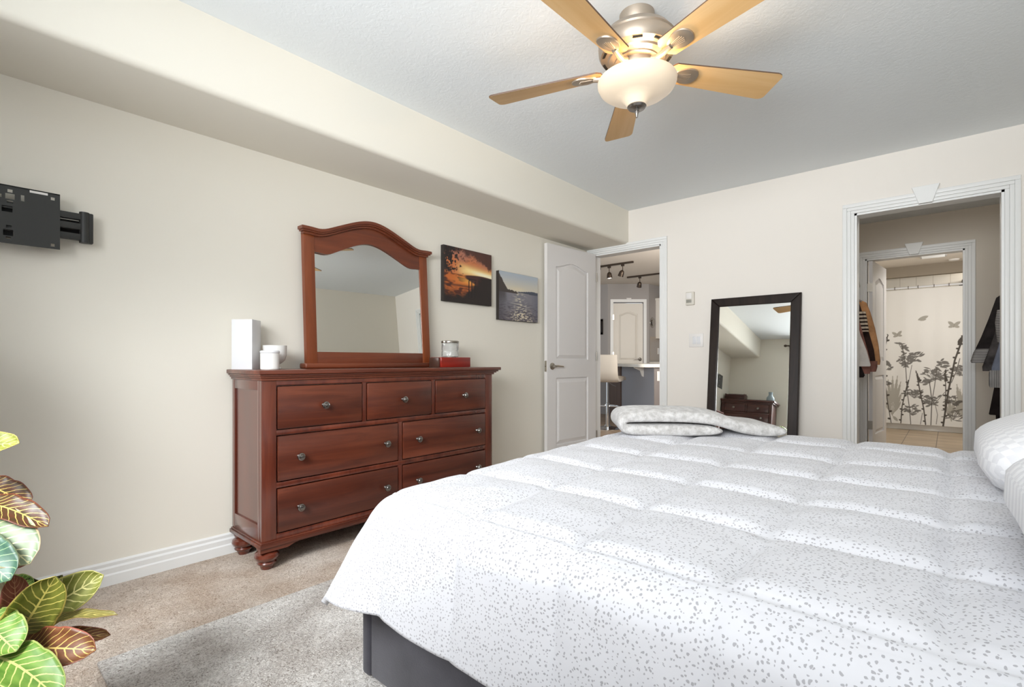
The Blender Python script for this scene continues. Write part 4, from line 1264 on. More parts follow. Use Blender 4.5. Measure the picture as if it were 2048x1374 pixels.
def lake(u, v):
    C = np.zeros(u.shape+(3,)); n = nfield(u, v, 3, 8, 5); n2 = nfield(u, v, 12, 46, 6); n3 = nfield(u, v, 26, 40, 7)
    C = mixa(C, np.ones_like(u), (128, 126, 134))
    C = mixa(C, smooth(0.60, 0.64, v), (206, 200, 186)); C = mixa(C, smooth(0.68, 1.0, v), (176, 186, 196))
    C = mixa(C, np.exp(-((u-0.45)/0.22)**2-((v-0.66)/0.06)**2)*0.7, (226, 212, 180))
    w = smooth(0.625, 0.60, v)
    C = mixa(C, w*smooth(0.45, 0.0, v)*0.75, (96, 88, 96)); C = mixa(C, w*smooth(0.25, 0.0, u)*0.6, (70, 68, 74))
    C = mixa(C, w*smooth(0.75, 1.0, u)*0.5, (92, 94, 112))
    gl_ = np.exp(-((u-0.50-0.14*(0.6-v))/(0.10+0.25*(0.62-v)))**2)
    C = mixa(C, w*gl_*smooth(0.05, 0.35, n2+0.25*n3)*0.85, (222, 212, 190))
    C = mixa(C, w*smooth(0.05, 0.3, -n2)*smooth(0.5, 0.2, v)*0.6, (66, 58, 66))
    C = mixa(C, w*gl_*smooth(0.3, 0.1, v)*smooth(0.12, 0.3, n3)*0.9, (236, 222, 190))
    hl = 0.63+0.035*smooth(0.42, 0.9, u)-0.03*np.abs(u-0.8)
    C = mixa(C, ((v < hl) & (v > 0.603-0.02*(u-0.45)) & (u > 0.47)).astype(float), (74, 80, 94))
    tr = 0.615+0.30*np.clip(0.20-u, 0, 1)/0.2*0.9+0.06*np.clip(0.45-u, 0, 1)/0.45+0.02*n3
    C = mixa(C, ((v < tr) & (v > 0.58) & (u < 0.46)).astype(float), (70, 62, 58))
    C = mixa(C, w*smooth(0.22, 0.12, u+n*0.03)*smooth(0.3, 0.55, v)*0.7, (66, 60, 60))
    return C


canvas('canvas_print', 'sunset lake canvas print beside the arched mirror', 2.404, 2.912, 1.444, 1.857, sunset, 'canvas prints on the left wall')
canvas('canvas_print', 'grey-blue lake canvas print next to the open door', 3.000, 3.515, 1.344, 1.749, lake, 'canvas prints on the left wall')

# ------------------------------------------------------------------ tv mount
tv = thing('tv_mount', 'black articulated wall mount plate without its television', 'tv mount', (0.05, 0.21, 1.45))
bmv = NB()
Y0, Y1, Z0, Z1 = 0.002, 0.305, 1.458, 1.684
holes = [(0.127, 1.640, .010, .006), (0.16, 1.663, .007, .006), (0.16, 1.642, .013, .011), (0.16, 1.620, .009, .006), (0.195, 1.643, .005, .012), (0.085, 1.643, .005, .012), (0.283, 1.662, .006, .006), (0.283, 1.473, .006, .006), (0.152, 1.592, .015, .012), (0.155, 1.5, .014, .012), (0.157, 1.523, .008, .006), (0.155, 1.480, .007, .004)]
gy = sorted(set([Y0, Y1]+[q for h in holes for q in (h[0]-h[2], h[0]+h[2])])); gz = sorted(set([Z0, Z1]+[q for h in holes for q in (h[1]-h[3], h[1]+h[3])]))
inh = lambda y, z: any(abs(y-h[0]) < h[2] and abs(z-h[1]) < h[3] for h in holes)
vd = {}
def gv(i, j):
    if (i, j) not in vd: vd[(i, j)] = bmv.verts.new((0.072, gy[i], gz[j]))
    return vd[(i, j)]
for i in range(len(gy)-1):
    for j in range(len(gz)-1):
        if not inh((gy[i]+gy[i+1])/2, (gz[j]+gz[j+1])/2):
            bmv.faces.new((gv(i, j), gv(i+1, j), gv(i+1, j+1), gv(i, j+1)))
ext = bmesh.ops.extrude_face_region(bmv, geom=list(bmv.faces))
bmesh.ops.translate(bmv, vec=(-0.003, 0, 0), verts=[g for g in ext['geom'] if isinstance(g, bmesh.types.BMVert)])
box(bmv, 0.045, 0.072, Y0, Y1, Z1-0.003, Z1+0.001)
fixn(bmv); mk('plate', bmv, M['black'], tv, smooth=False)
b = NB(); box(b, 0.0722, 0.0730, 0.215, 0.268, 1.671, 1.680); mk('sticker', b, M['plastic'], tv, smooth=False, label='small white sticker on the plate edge')
for z in (1.610, 1.568, 1.524):
    b = NB(); box(b, 0.040, 0.062, 0.10, 0.385, z-0.0135, z+0.0135, 0.003); mk('arm', b, M['black'], tv)
b = NB(); tube(b, [(0.052, 0.384, 1.502), (0.052, 0.384, 1.632)], 0.017, 16); box(b, 0.03, 0.056, 0.384, 0.414, 1.503, 1.632, 0.004); mk('hinge', b, M['black'], tv)
b = NB(); box(b, 0.001, 0.012, 0.06, 0.40, 1.53, 1.60, 0.002); box(b, 0.012, 0.05, 0.10, 0.17, 1.49, 1.61, 0.004); mk('wall_bracket', b, M['blackvoid'], tv)

# ------------------------------------------------------------------ thermostat, switch, floor mirror
th_ = thing('thermostat', 'small beige thermostat on the far wall above the light switch', 'thermostat', (1.09, D, 1.5))
b = NB(); box(b, 1.054, 1.128, D-0.026, D-0.0005, 1.497, 1.614, 0.004); mk('housing', b, M['thermo'], th_)
b = NB(); box(b, 1.060, 1.108, D-0.0285, D-0.026, 1.518, 1.545, 0.001); mk('display', b, M['lcd'], th_)
b = NB(); box(b, 1.060, 1.108, D-0.030, D-0.026, 1.552, 1.606, 0.002); mk('cover', b, M['plastic'], th_)
sw = thing('light_switch', 'white double rocker light switch beside the leaning mirror', 'light switch', (1.14, D, 1.12))
b = NB(); box(b, 1.077, 1.203, D-0.007, D-0.0005, 1.123, 1.242, 0.003); mk('plate', b, M['plastic'], sw)
for x in (1.113, 1.151):
    b = NB(); box(b, x-0.003, x+0.029, D-0.0105, D-0.007, 1.150, 1.216, 0.002); mk('rocker', b, M['white_gloss'], sw)

KM = 0.109; DLM = 0.012
fm = thing('floor_mirror', 'tall dark-framed mirror leaning against the far wall', 'mirror', (1.62, 4.19, 0.02))
mo = Vector((1.623, D-0.012-0.118*1.53, 0.02)); tang = math.atan(0.118)
mdir = Vector((0, math.sin(tang), math.cos(tang))); mn = Vector((0, -math.cos(tang), math.sin(tang)))
mff = lambda a, c, d: tuple(mo+Vector((a, 0, 0))+mdir*c+mn*d)
HW, HH = 0.342, 1.52
for nm, pts in (('frame_rail', [(-HW, 0), (HW, 0), (HW-0.072, 0.072), (-HW+0.072, 0.072)]), ('frame_rail', [(-HW, HH), (-HW+0.072, HH-0.072), (HW-0.072, HH-0.072), (HW, HH)]),
                ('frame_stile', [(-HW, 0), (-HW+0.072, 0.072), (-HW+0.072, HH-0.072), (-HW, HH)]), ('frame_stile', [(HW, 0), (HW, HH), (HW-0.072, HH-0.072), (HW-0.072, 0.072)])):
    b = NB(); prism(b, pts, mff, -0.012, 0.02, 0.008); fixn(b); mk(nm, b, M['espresso'], fm, angle=20)
# the glass sits a touch skewed in its frame
b = NB(); gt = math.atan(KM)
g0 = Vector(mff(0, HH/2, 0.0)); gd = Vector((0, math.sin(gt), math.cos(gt))); gx = Vector((1, DLM, 0)).normalized(); gn = gx.cross(gd)
q = [g0+gx*a+gd*c for a, c in ((-HW+0.066, -HH/2+0.066), (HW-0.066, -HH/2+0.066), (HW-0.066, HH/2-0.066), (-HW+0.066, HH/2-0.066))]
va = [b.verts.new(p) for p in q]; vb = [b.verts.new(p-gn*0.004) for p in q]
b.faces.new(va); b.faces.new(list(reversed(vb)))
for i in range(4): b.faces.new((va[(i+1) % 4], va[i], vb[i], vb[(i+1) % 4]))
fixn(b); mk('glass', b, M['mirror'], fm, smooth=False)

# ------------------------------------------------------------------ ceiling fan
FX, FY = 1.83, 1.92
fan = thing('ceiling_fan', 'five-blade maple ceiling fan with lit frosted bowl lamp', 'ceiling fan', (FX, FY, 2.46))
b = NB(); lathe(b, [(0, 2.385), (0.060, 2.39), (0.070, 2.41), (0.072, 2.459), (0, 2.459)], (FX, FY, 0), 40); mk('canopy', b, M['nickel_fan'], fan)
b = NB(); lathe(b, [(0.05, 2.262), (0.100, 2.262), (0.116, 2.268), (0.120, 2.276), (0.150, 2.285), (0.158, 2.30), (0.160, 2.325), (0.156, 2.338), (0.160, 2.344), (0.152, 2.352), (0.138, 2.372), (0.105, 2.388), (0.065, 2.396), (0, 2.397)], (FX, FY, 0), 56); mk('motor_housing', b, M['nickel_fan'], fan)
for k in range(10):
    a = 2*math.pi*(k+0.3)/10
    b = NB(); box(b, -0.020, 0.020, -0.0015, 0.0015, -0.006, 0.006, 0.0014, M=Matrix.Translation((FX+0.1375*math.cos(a), FY+0.1375*math.sin(a), 2.2795)) @ Matrix.Rotation(a+math.pi/2, 4, 'Z') @ Matrix.Rotation(math.radians(-72), 4, 'X'))
    mk('vent_slot', b, M['blackvoid'], fan)
b = NB(); lathe(b, [(0, 2.205), (0.055, 2.205), (0.075, 2.215), (0.082, 2.235), (0.078, 2.25), (0.092, 2.256), (0.092, 2.264), (0, 2.264)], (FX, FY, 0), 40); mk('light_fitter', b, M['nickel_fan'], fan)
PIT = math.radians(-12)
for k in range(5):
    a = math.radians(54+72*k)
    Mb = Matrix.Translation((FX, FY, 2.236)) @ Matrix.Rotation(a, 4, 'Z') @ Matrix.Rotation(PIT, 4, 'X')
    b = NB()
    ol = []
    r0, r1 = 0.165, 0.665
    n = 12
    for i in range(n+1):
        t = i/n; r = r0+(r1-0.03-r0)*t
        ol.append((r, 0.052+0.024*t))
    tipw = 0.076
    tip = [(r1-0.03+0.03*math.sin(t), tipw-0.02+0.02*math.cos(t)) for t in (0.4, 0.8, 1.2, 1.571)]
    ol = [(r0-0.02, 0.030), (r0-0.008, 0.045)]+ol+tip
    pts = ol+[(x, -y) for x, y in reversed(ol)]
    prism(b, pts, lambda p, c, d: (p, c, d), -0.003, 0.0035)
    fixn(b); bmesh.ops.transform(b, matrix=Mb, verts=b.verts)
    # the wood grain must follow the blade: its own object frame
    me = bpy.data.meshes.new('blade')
    bmesh.ops.transform(b, matrix=Mb.inverted(), verts=b.verts)
    b.to_mesh(me); b.free(); me.materials.append(M['blade']); me.materials.append(M['bladeedge'])
    for p in me.polygons:
        if abs(p.normal.z) < 0.5: p.material_index = 1
    ob = bpy.data.objects.new('blade', me); COL.objects.link(ob); ob.parent = fan
    ob.matrix_local = Matrix.Translation(-ORG[fan.name]) @ Mb
    ORG[ob.name] = ORG[fan.name]
    b = NB()   # blade iron: arm and teardrop plate under the blade
    tube(b, [(0.088, 0, -0.002), (0.115, 0.0, -0.016), (0.15, 0.0, -0.014), (0.185, 0, -0.008)], [0.010, 0.011, 0.013, 0.012], 10)
    pl = []
    for i in range(28):
        t = 2*math.pi*i/28
        pl.append((0.226+0.057*math.cos(t), 0.041*math.sin(t)*(1.0+0.25*math.cos(t))))
    prism(b, pl, lambda p, c, d: (p, c, d), -0.003, -0.010, 0.004)
    for c in (-0.016, -0.008, 0, 0.008, 0.016):
        tube(b, [(0.185+abs(c)*0.6, c*0.55, -0.0105), (0.25-abs(c)*0.5, c, -0.0105)], 0.0022, 6)
    fixn(b); bmesh.ops.transform(b, matrix=Mb, verts=b.verts)
    mk('blade_arm', b, M['nickel_fan'], fan)
b = NB(); lathe(b, [(0.035, 2.072), (0.042, 2.080), (0.052, 2.094), (0.066, 2.106), (0.094, 2.116), (0.128, 2.127), (0.152, 2.146), (0.162, 2.166), (0.163, 2.178), (0.158, 2.184), (0.154, 2.182), (0.155, 2.170), (0.146, 2.152), (0.124, 2.134), (0.092, 2.123), (0.062, 2.112), (0.046, 2.098), (0.033, 2.078)], (FX, FY, 0), 64, cap=False); fixn(b)
mk('lamp_bowl', b, M['bowl'], fan)
b = NB(); lathe(b, [(0, 2.026), (0.004, 2.027), (0.006, 2.040), (0.009, 2.048), (0.008, 2.054), (0.012, 2.060), (0.034, 2.064), (0.040, 2.072), (0.036, 2.080), (0.004, 2.084), (0.004, 2.21), (0, 2.21)], (FX, FY, 0), 32); mk('finial', b, M['pewter'], fan)
point('fan_bulb', (FX+0.05, FY-0.02, 2.172), 3.8, (1.0, 0.74, 0.44), 0.03)

# ------------------------------------------------------------------ bed
RUGX0, RUGY0 = 0.725, 0.322
b = NB(); box(b, RUGX0, 3.45, RUGY0, 3.0, 0.0, 0.016, 0.006, 3)
single('area_rug', b, M['rug'], 'grey shag area rug under the bed', 'rug')
FX0, FX1, FY0, FY1 = 1.447, 3.60, 0.852, 2.43
bed = thing('bed', 'charcoal upholstered platform bed with its near corner showing under the comforter', 'bed', (2.5, 1.64, 0.016))
b = NB(); box(b, FX0+0.045, FX1, FY0+0.001, FY1, 0.036, 0.36, 0.008); mk('side_frame', b, M['charcoal'], bed)
b = NB(); box(b, FX0, FX0+0.044, FY0-0.003, FY1+0.003, 0.030, 0.365, 0.014, 3); mk('footboard', b, M['charcoal'], bed)
for x, y in ((1.55, 0.93), (1.55, 2.35), (3.5, 0.93), (3.5, 2.35)):
    b = NB(); box(b, x-0.03, x+0.03, y-0.03, y+0.03, 0.016, 0.04); mk('leg', b, M['blackvoid'], bed, smooth=False)
b = NB(); box(b, FX0+0.06, FX1-0.09, FY0+0.02, FY1-0.02, 0.36, 0.60, 0.05, 4); mk('mattress', b, M['pillow'], bed)
b = NB(); box(b, FX1-0.08, FX1+0.02, FY0-0.03, FY1+0.03, 0.05, 1.02, 0.03, 3); mk('headboard', b, M['charcoal'], bed)

# comforter: one cloth draped over the mattress
XE, YN, YFR = 1.69, 0.848, 2.385
HANG = 0.37; HEAD = 3.47
SX0, SY0, SP = 1.70, 0.83, 0.28


def ztop(y): return 0.632+0.032*min(1.0, max(0.0, (y-0.85)/1.4))


def comf(cx, cy):
    """cloth coordinates -> point on the draped comforter"""
    a = max(0.0, XE-cx); bn = max(0.0, YN-cy); bf = max(0.0, cy-YFR)
    bb = bn if bn > 0 else bf
    zt = ztop(min(max(cy, YN), YFR))
    x = max(cx, XE); y = min(max(cy, YN), YFR)
    d = math.hypot(a, bb)
    # quilted puffs
    fx_ = ((cx-SX0)/SP); fy_ = ((cy-SY0)/SP)
    sxn = abs(math.sin(math.pi*fx_)) if cx > SX0-0.02 else min(1, abs(cx-SX0)*8)
    syn = abs(math.sin(math.pi*fy_)) if SY0-0.02 < cy < YFR else min(1, abs(cy-SY0)*3.5)
    puff = 0.0135*(min(1, sxn*2.8)**0.7)*(min(1, syn*2.8)**0.7)+0.0065*sxn*syn
    if cx < SX0: puff = 0.020*(min(1, syn*3.0)**0.6)*min(1, (SX0-cx)*12)
    puff += 0.006*noise.noise((cx*5, cy*5, 0.3))+0.003*noise.noise((cx*13, cy*13, 2.3))
    if d > 0:
        phi = math.atan2(bb, a)/(math.pi/2)           # 0 = foot side, 1 = long side
        ang = (phi**2.3)*math.pi/2
        kk = 0.40+0.30*math.exp(-((phi-0.42)/0.30)**2)-0.30*max(0.0, phi-0.6)/0.4
        r = 0.085+0.03*math.exp(-((phi-0.42)/0.3)**2)
        thm = math.atan2(1.0, max(0.02, kk))
        s = min(d, r*thm)
        th_ = s/r
        out = r*math.sin(th_); down = r*(1-math.cos(th_))
        e = max(0.0, d-r*thm)
        out += e*math.cos(thm); down += e*math.sin(thm)
        side = 1 if bn > 0 else -1
        wv = 0.010*math.sin(cx*17+1.0)*min(1, d/0.4)*(phi > 0.5)*max(0, 1-abs(cx-1.62)/0.35)
        nx_, ny_ = -math.cos(ang), -math.sin(ang)*side
        nrm = Vector((nx_*math.sin(th_)*0.8, ny_*math.sin(th_)*0.8, math.cos(th_)+0.1)).normalized()
        p = Vector((x+nx_*(out+wv), y+ny_*(out+wv), zt-down+0.03*math.exp(-((phi-.40)/.2)**2)*max(0, d-.2)))
        fade = max(0.35, 1-d*1.5)
        return p+nrm*puff*fade
    return Vector((x, y, zt+puff))


NXC, NYC = 310, 310
cxs = np.linspace(XE-HANG, HEAD, NXC); cys = np.linspace(YN-0.352, YFR+0.42, NYC)
verts = []; uvs = []
for cx in cxs:
    for cy in cys:
        verts.append(comf(float(cx), float(cy))); uvs.append((float(cx), float(cy)))
idx = lambda i, j: i*NYC+j
faces = [(idx(i, j), idx(i+1, j), idx(i+1, j+1), idx(i, j+1)) for i in range(NXC-1) for j in range(NYC-1)]
org = Vector((2.5, 1.6, 0.25))
me = bpy.data.meshes.new('comforter'); me.from_pydata([tuple(v-org) for v in verts], [], faces)
me.polygons.foreach_set('use_smooth', [True]*len(me.polygons))
ul_ = me.uv_layers.new(name='UVMap')
ul_.data.foreach_set('uv', [c for l in me.loops for c in uvs[l.vertex_index]])
me.materials.append(M['comforter'])
co = bpy.data.objects.new('comforter', me); co.location = org; COL.objects.link(co)
md = co.modifiers.new('thickness', 'SOLIDIFY'); md.thickness = 0.022; md.offset = -1
setp(co, 'white quilted comforter with grey flecks draped over the bed', 'comforter')


def pillow(name, label, c, sx, sy, h, rot, tilt):
    n = 34; verts = []; uv = []
    for s in (1, -1):
        for i in range(n+1):
            for j in range(n+1):
                u, v = -1+2*i/n, -1+2*j/n
                e = (max(0.0, 1-abs(u)**3.2)*max(0.0, 1-abs(v)**3.2))**0.36
                pin = 1-0.05*(1-abs(v)**2)*abs(u)**4
                pin2 = 1-0.05*(1-abs(u)**2)*abs(v)**4
                z = s*h/2*e*(1+0.06*noise.noise((u*2.5+c[1], v*2.5, s)))
                verts.append(Vector((u*sx/2*pin*math.sqrt(1-0.30*v*v*v*v), v*sy/2*pin2*math.sqrt(1-0.30*u*u*u*u), z))); uv.append((u*0.5*sx*3+0.5, v*0.5*sy*3+0.5))
    R_ = Matrix.Translation(c) @ Matrix.Rotation(rot, 4, 'Z') @ Matrix.Rotation(tilt, 4, 'Y')
    verts = [R_ @ v for v in verts]
    m2 = (n+1)*(n+1); k = lambda i, j, s: s*m2+i*(n+1)+j
    fs = []
    for i in range(n):
        for j in range(n):
            fs.append((k(i, j, 0), k(i+1, j, 0), k(i+1, j+1, 0), k(i, j+1, 0))); fs.append((k(i, j, 1), k(i, j+1, 1), k(i+1, j+1, 1), k(i+1, j, 1)))
    o_ = Vector((c[0], c[1], min(v.z for v in verts)))
    me = bpy.data.meshes.new(name); me.from_pydata([tuple(v-o_) for v in verts], [], fs)
    l = me.uv_layers.new(name='UVMap'); l.data.foreach_set('uv', [q for lp in me.loops for q in uv[lp.vertex_index]])
    bb = bmesh.new(); bb.from_mesh(me); bmesh.ops.remove_doubles(bb, verts=bb.verts, dist=0.0005)
    for f in bb.faces: f.smooth = True
    bb.to_mesh(me); bb.free()
    me.materials.append(M['pillow'])
    o = bpy.data.objects.new(name, me); o.location = o_; COL.objects.link(o)
    return setp(o, label, 'pillow', 'white pillows at the head of the bed')


pillow('pillow', 'white seersucker pillow farther from the camera on the bed', (3.165, 1.97, 0.79), 0.62, 0.74, 0.20, 0.0, -0.22)
pillow('pillow', 'white seersucker pillow nearer the camera at the picture edge', (3.183, 1.205, 0.79), 0.60, 0.74, 0.20, 0.03, -0.22)

# folded fleece blanket
e1 = Vector((0.811, 0.585, 0)); e2 = Vector((-0.585, 0.811, 0)); P0 = Vector((1.735, 1.915, 0.676))
path = [(0.455, 0.024), (0.36, 0.024), (0.24, 0.024), (0.13, 0.024), (0.065, 0.024), (0.036, 0.030), (0.024, 0.051), (0.036, 0.072), (0.065, 0.079), (0.13, 0.081), (0.24, 0.081), (0.34, 0.079), (0.42, 0.072), (0.475, 0.055), (0.53, 0.038), (0.60, 0.029), (0.66, 0.026), (0.715, 0.024)]
TH = 0.0245
nd_ = 16; DEP = 0.34
b = NB(); slices = []
for kd in range(nd_+1):
    w = kd/nd_; d = w*DEP
    rim = 1-max(0, 1-min(w, 1-w)/0.07)**2*0.22
    bul = 1+0.16*math.sin(math.pi*min(1, w*1.15))
    up, lo = [], []
    for i, (s, z) in enumerate(path):
        q0 = Vector(path[max(i-1, 0)]); q1 = Vector(path[min(i+1, len(path)-1)]); t = (q1-q0).normalized(); nn = Vector((-t.y, t.x))
        ee = 0.62 if i in (0, len(path)-1) else 1
        wob = 1+0.10*noise.noise((s*9, d*9, z*20))
        sk = 0.05*math.sin(w*2.2)*(1-s)
        pz = z*(bul if z > 0.045 else 1)
        a_ = (s+nn.x*TH*rim*ee*wob+sk*0, pz+nn.y*TH*rim*ee*wob); c_ = (s-nn.x*TH*rim*ee*wob, pz-nn.y*TH*rim*ee*wob)
        up.append(P0+e1*a_[0]+e2*(d+0.012*noise.noise((s*6, w*3, 1)))+Vector((0, 0, max(0.0, a_[1]))))
        lo.append(P0+e1*c_[0]+e2*(d+0.012*noise.noise((s*6, w*3, 1)))+Vector((0, 0, max(0.0, c_[1]))))
    slices.append([b.verts.new(v) for v in up+list(reversed(lo))])
for A, B in zip(slices[:-1], slices[1:]):
    for i in range(len(A)):
        j = (i+1) % len(A); b.faces.new((A[i], A[j], B[j], B[i]))
L_ = len(path)
for S_, rv in ((slices[0], False), (slices[-1], True)):
    for i in range(L_-1):
        f = (S_[i], S_[i+1], S_[2*L_-2-i], S_[2*L_-1-i])
        b.faces.new(f if not rv else tuple(reversed(f)))
fixn(b)
bl = single('blanket', b, M['fleece'], 'folded grey fleece blanket lying on the far side of the comforter', 'blanket', angle=80)
ss = bl.modifiers.new('soft', 'SUBSURF'); ss.levels = 2; ss.render_levels = 2

# ------------------------------------------------------------------ croton plant
PXY = (1.10, 0.03)
pt_ = thing('croton_plant', 'potted croton with yellow-veined green and red leaves at the left picture edge', 'plant', (PXY[0], PXY[1], 0))
b = NB(); lathe(b, [(0, 0), (0.085, 0), (0.09, 0.01), (0.115, 0.27), (0.118, 0.285), (0.108, 0.285), (0.105, 0.262), (0, 0.262)], (PXY[0], PXY[1], 0), 36); pot = mk('pot', b, M['potm'], pt_)
b = NB(); lathe(b, [(0, 0.255), (0.104, 0.255), (0.103, 0.268), (0.05, 0.275), (0, 0.272)], (PXY[0], PXY[1], 0), 30); mk('soil', b, M['soil'], pot)
b = NB(); tube(b, [(1.10, 0.03, 0.25), (1.12, 0.05, 0.36), (1.125, 0.055, 0.50), (1.105, 0.035, 0.68), (1.08, 0.012, 0.86)], [0.014, 0.012, 0.011, 0.009, 0.006], 10)
tube(b, [(1.112, 0.04, 0.29), (1.165, 0.075, 0.37), (1.17, 0.081, 0.47), (1.175, 0.07, 0.55)], [0.011, 0.010, 0.009, 0.006], 10)
tube(b, [(1.118, 0.046, 0.31), (1.17, 0.09, 0.34), (1.222, 0.10, 0.365)], [0.009, 0.008, 0.005], 8)
mk('stem', b, M['stem'], pt_)
CAMP = Vector((2.8187, 0, 1.0))


def croton_leaf(kind, base, tip, wid, i, face=0.55, droop=0.05):
    rn = random.Random(i)
    B, T = Vector(base), Vector(tip)
    ax = (T-B); L = ax.length; ax.normalize()
    toc = (CAMP-(B+T)/2).normalized()
    nr = (toc*face+Vector((0, 0, 1))*(1-face)+Vector((rn.uniform(-.15, .15), rn.uniform(-.15, .15), 0)))
    nr = (nr-ax*nr.dot(ax)).normalized(); sd = ax.cross(nr).normalized()
    n, mseg = 22, 10
    b = NB(); uvl = b.loops.layers.uv.new('UVMap'); grid = []
    for k in range(n+1):
        t = k/n
        if t < 0.10: w = 0.05
        else:
            q = (t-0.10)/0.90
            w = max(0.05, (math.sin(math.pi*min(1, q**0.85))**0.75) if q < 0.55 else math.sqrt(max(0, 1-((q-0.55)/0.45)**2.2))*0.995)
            if t >= 1: w = 0.02
        c = B+ax*L*t+nr*(L*0.10*math.sin(math.pi*t)-droop*L*t*t+droop*L*t)
        row = []
        for j in range(mseg+1):
            s = -1+2*j/mseg
            hw = wid/2*w
            row.append((b.verts.new(c+sd*hw*s+nr*(hw*0.30*s*s-hw*0.12+0.0022*math.sin(t*26+abs(s)*2)*abs(s))), ((s+1)/2, t)))
        grid.append(row)
    for A, Bq in zip(grid[:-1], grid[1:]):
        for j in range(mseg):
            q = (A[j], A[j+1], Bq[j+1], Bq[j])
            f = b.faces.new([v[0] for v in q])
            for lp, v in zip(f.loops, q): lp[uvl].uv = v[1]
    o = mk('leaf', b, LEAF[kind], pt_, angle=80)
    md = o.modifiers.new('thickness', 'SOLIDIFY'); md.thickness = 0.0012; md.offset = 0


LV = [
    ('yg', (1.103, 0.022, 0.765), (1.245, 0.107, 0.815), 0.063, .6), ('rd', (1.033, 0.027, 0.706), (1.151, 0.131, 0.652), 0.066, .7),
    ('rd', (1.102, 0.034, 0.669), (1.280, 0.151, 0.623), 0.062, .65), ('cg', (1.118, 0.022, 0.635), (1.318, 0.118, 0.558), 0.114, .75),
    ('tg', (1.170, 0.014, 0.603), (1.344, 0.087, 0.541), 0.095, .8), ('rb', (1.223, 0.101, 0.371), (1.264, 0.097, 0.526), 0.052, .9),
    ('yg', (1.223, 0.101, 0.370), (1.334, 0.158, 0.524), 0.096, .9), ('cy', (1.156, 0.109, 0.349), (1.286, 0.249, 0.483), 0.092, .8),
    ('ol', (1.195, 0.103, 0.342), (1.399, 0.256, 0.422), 0.030, .5), ('br', (1.138, 0.119, 0.302), (1.298, 0.260, 0.338), 0.044, .7),
    ('br', (1.219, 0.097, 0.337), (1.426, 0.213, 0.371), 0.082, .8), ('gr', (1.228, 0.039, 0.442), (1.381, 0.093, 0.403), 0.088, .8),
    ('gr', (1.266, 0.045, 0.372), (1.500, 0.145, 0.333), 0.086, .6), ('dg', (1.120, 0.103, 0.326), (1.125, 0.135, 0.468), 0.074, .9),
    ('dg', (1.094, 0.107, 0.321), (1.157, 0.189, 0.466), 0.050, .9), ('rb', (1.099, 0.058, 0.527), (1.157, 0.136, 0.519), 0.048, .7),
    ('gr', (1.108, 0.066, 0.456), (1.133, 0.141, 0.450), 0.054, .8), ('yg', (1.10, 0.02, 0.80), (1.02, -0.10, 0.86), 0.06, .4),
    ('cg', (1.10, 0.02, 0.72), (1.20, -0.13, 0.74), 0.08, .4), ('gr', (1.12, 0.04, 0.55), (0.97, -0.09, 0.58), 0.07, .4),
    ('rd', (1.08, 0.01, 0.86), (1.10, 0.05, 0.97), 0.05, .6), ('yg', (1.12, 0.03, 0.45), (1.25, -0.12, 0.44), 0.08, .4),
    ('br', (1.11, 0.03, 0.36), (0.98, 0.12, 0.34), 0.07, .5), ('gr', (1.08, 0.012, 0.85), (0.96, 0.03, 0.91), 0.055, .4),
]
for i, (k, B_, T_, w_, fc) in enumerate(LV):
    croton_leaf(k, B_, T_, w_, i, fc, 0.10 if i % 3 else 0.2)

# ------------------------------------------------------------------ chest at the front wall (seen in the leaning mirror)
CHX0, CHX1, CHY0, CHY1, CHZ = 0.02, 0.80, YF+0.02, -0.20, 1.335
ch = thing('chest_of_drawers', 'tall dark cherry chest of drawers reflected in the leaning mirror', 'chest of drawers', (0.41, -0.4, 0))
b = NB(); box(b, CHX0+0.01, CHX1-0.01, CHY0, CHY1-0.02, 0.09, 1.29, 0.002); mk('carcass', b, M['cherry_d'], ch)
b = NB(); box(b, CHX0-0.015, CHX1+0.035, CHY0, CHY1+0.03, 1.305, CHZ, 0.005); box(b, CHX0, CHX1+0.015, CHY0, CHY1+0.012, 1.285, 1.305, 0.003); mk('top', b, M['cherry_d'], ch)
b = NB(); box(b, CHX0, CHX1, CHY1-0.02, CHY1, 0.09, 0.13, 0.002); box(b, CHX0, CHX0+0.045, CHY1-0.02, CHY1, 0.09, 1.29, 0.002); box(b, CHX1-0.045, CHX1, CHY1-0.02, CHY1, 0.09, 1.29, 0.002)
for z in (1.265, 1.105, 0.945, 0.74, 0.535, 0.33): box(b, CHX0+0.045, CHX1-0.045, CHY1-0.02, CHY1-0.001, z-0.0, z+0.022, 0.001)
box(b, 0.40, 0.425, CHY1-0.02, CHY1-0.001, 1.12, 1.27, 0.001); mk('face_frame', b, M['cherry_d'], ch)
RX = Matrix.Rotation(-math.pi/2, 4, 'X')
for (x0, x1, z0, z1, ks) in ((0.065, 0.40, 1.127, 1.265, (0.225,)), (0.425, 0.755, 1.127, 1.265, (0.60,)), (0.065, 0.755, 0.967, 1.105, (0.18, 0.65)), (0.065, 0.755, 0.762, 0.945, (0.18, 0.65)), (0.065, 0.755, 0.557, 0.74, (0.18, 0.65)), (0.065, 0.755, 0.352, 0.535, (0.18, 0.65)), (0.065, 0.755, 0.13, 0.33, (0.18, 0.65))):
    b = NB(); box(b, x0+0.004, x1-0.004, CHY1-0.02, CHY1+0.004, z0+0.004, z1-0.004, 0.003); d_ = mk('drawer', b, M['cherry_d'], ch)
    for kx in ks:
        b = NB(); lathe(b, knobp, (kx, CHY1+0.004, (z0+z1)/2), 16, RX); mk('knob', b, M['pewter'], d_)
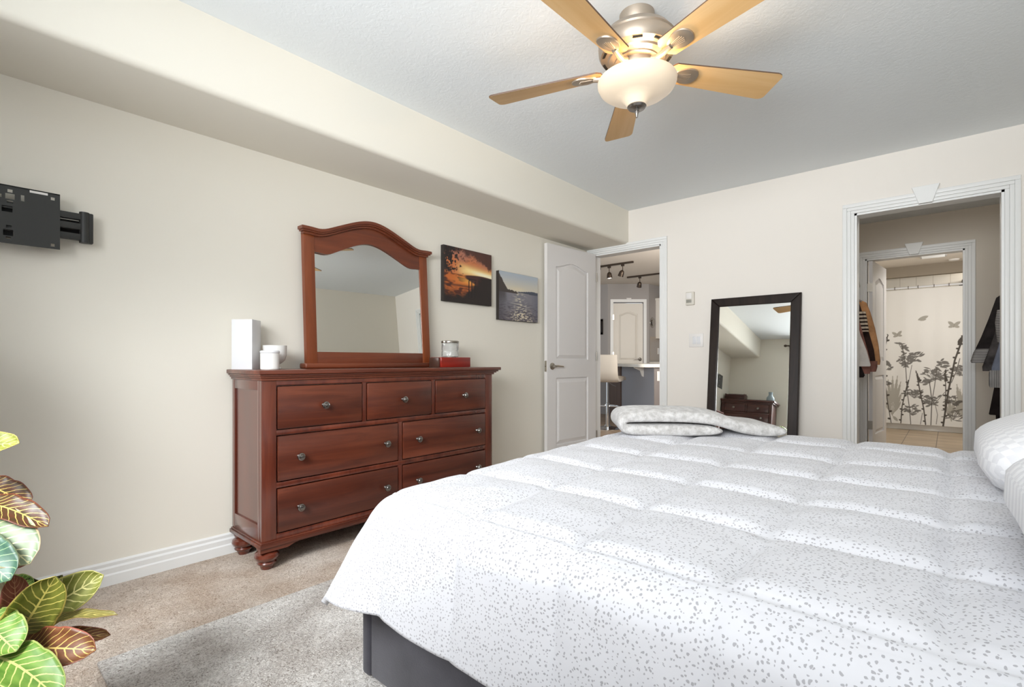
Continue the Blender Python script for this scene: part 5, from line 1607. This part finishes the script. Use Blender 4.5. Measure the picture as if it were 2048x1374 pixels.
for x, y in ((0.07, -0.25), (0.75, -0.25), (0.07, -0.53), (0.75, -0.53)):
    b = NB(); lathe(b, [(r, z*0.82) for r, z in foot], (x, y, 0), 24); mk('foot', b, M['cherry_d'], ch)
b = NB()
for i in range(4): box(b, 0.04+0.0*i, 0.33, -0.50+i*0.05, -0.49+i*0.05, CHZ, CHZ+0.13-i*0.012, 0.002)
for i in range(4): box(b, 0.04, 0.33, -0.34, -0.328, CHZ+0.004+i*0.026, CHZ+0.022+i*0.026, 0.001)
box(b, 0.03, 0.345, -0.51, -0.33, CHZ, CHZ+0.008); box(b, 0.03, 0.04, -0.51, -0.325, CHZ, CHZ+0.11, 0.002); box(b, 0.33, 0.342, -0.51, -0.325, CHZ, CHZ+0.11, 0.002)
single('letter_sorter', b, M['cherry_d'], 'slatted wooden letter sorter on the tall chest', 'letter sorter')
b = NB(); lathe(b, [(0, 0), (0.050, 0), (0.058, 0.01), (0.060, 0.06), (0.054, 0.085), (0.036, 0.105), (0.029, 0.13), (0.034, 0.168), (0.029, 0.168), (0.025, 0.13), (0.03, 0.108), (0, 0.10)], (0.725, -0.40, CHZ), 32)
single('vase', b, M['vase'], 'blue-grey bottle vase on the tall chest', 'vase')
cr_ = thing('curtain_rod', 'dark curtain rod with bracket above the window behind the camera', 'curtain rod', (2.3, -0.55, 2.35))
b = NB(); tube(b, [(0.90, -0.52, 2.32), (3.6, -0.52, 2.32)], 0.011, 12); mk('rod', b, M['bronze'], cr_)
for x in (0.95, 2.3, 3.55):
    b = NB(); box(b, x-0.012, x+0.012, -0.599, -0.51, 2.295, 2.306, 0.002); box(b, x-0.015, x+0.015, -0.599, -0.592, 2.27, 2.35, 0.002); mk('bracket', b, M['bronze'], cr_)
b = NB(); lathe(b, [(0, -0.045), (0.014, -0.04), (0.022, -0.02), (0.016, 0), (0.011, 0.004), (0, 0.004)], (0.90, -0.52, 2.32), 16, Matrix.Rotation(math.pi/2, 4, 'Y')); fixn(b); mk('finial', b, M['bronze'], cr_)
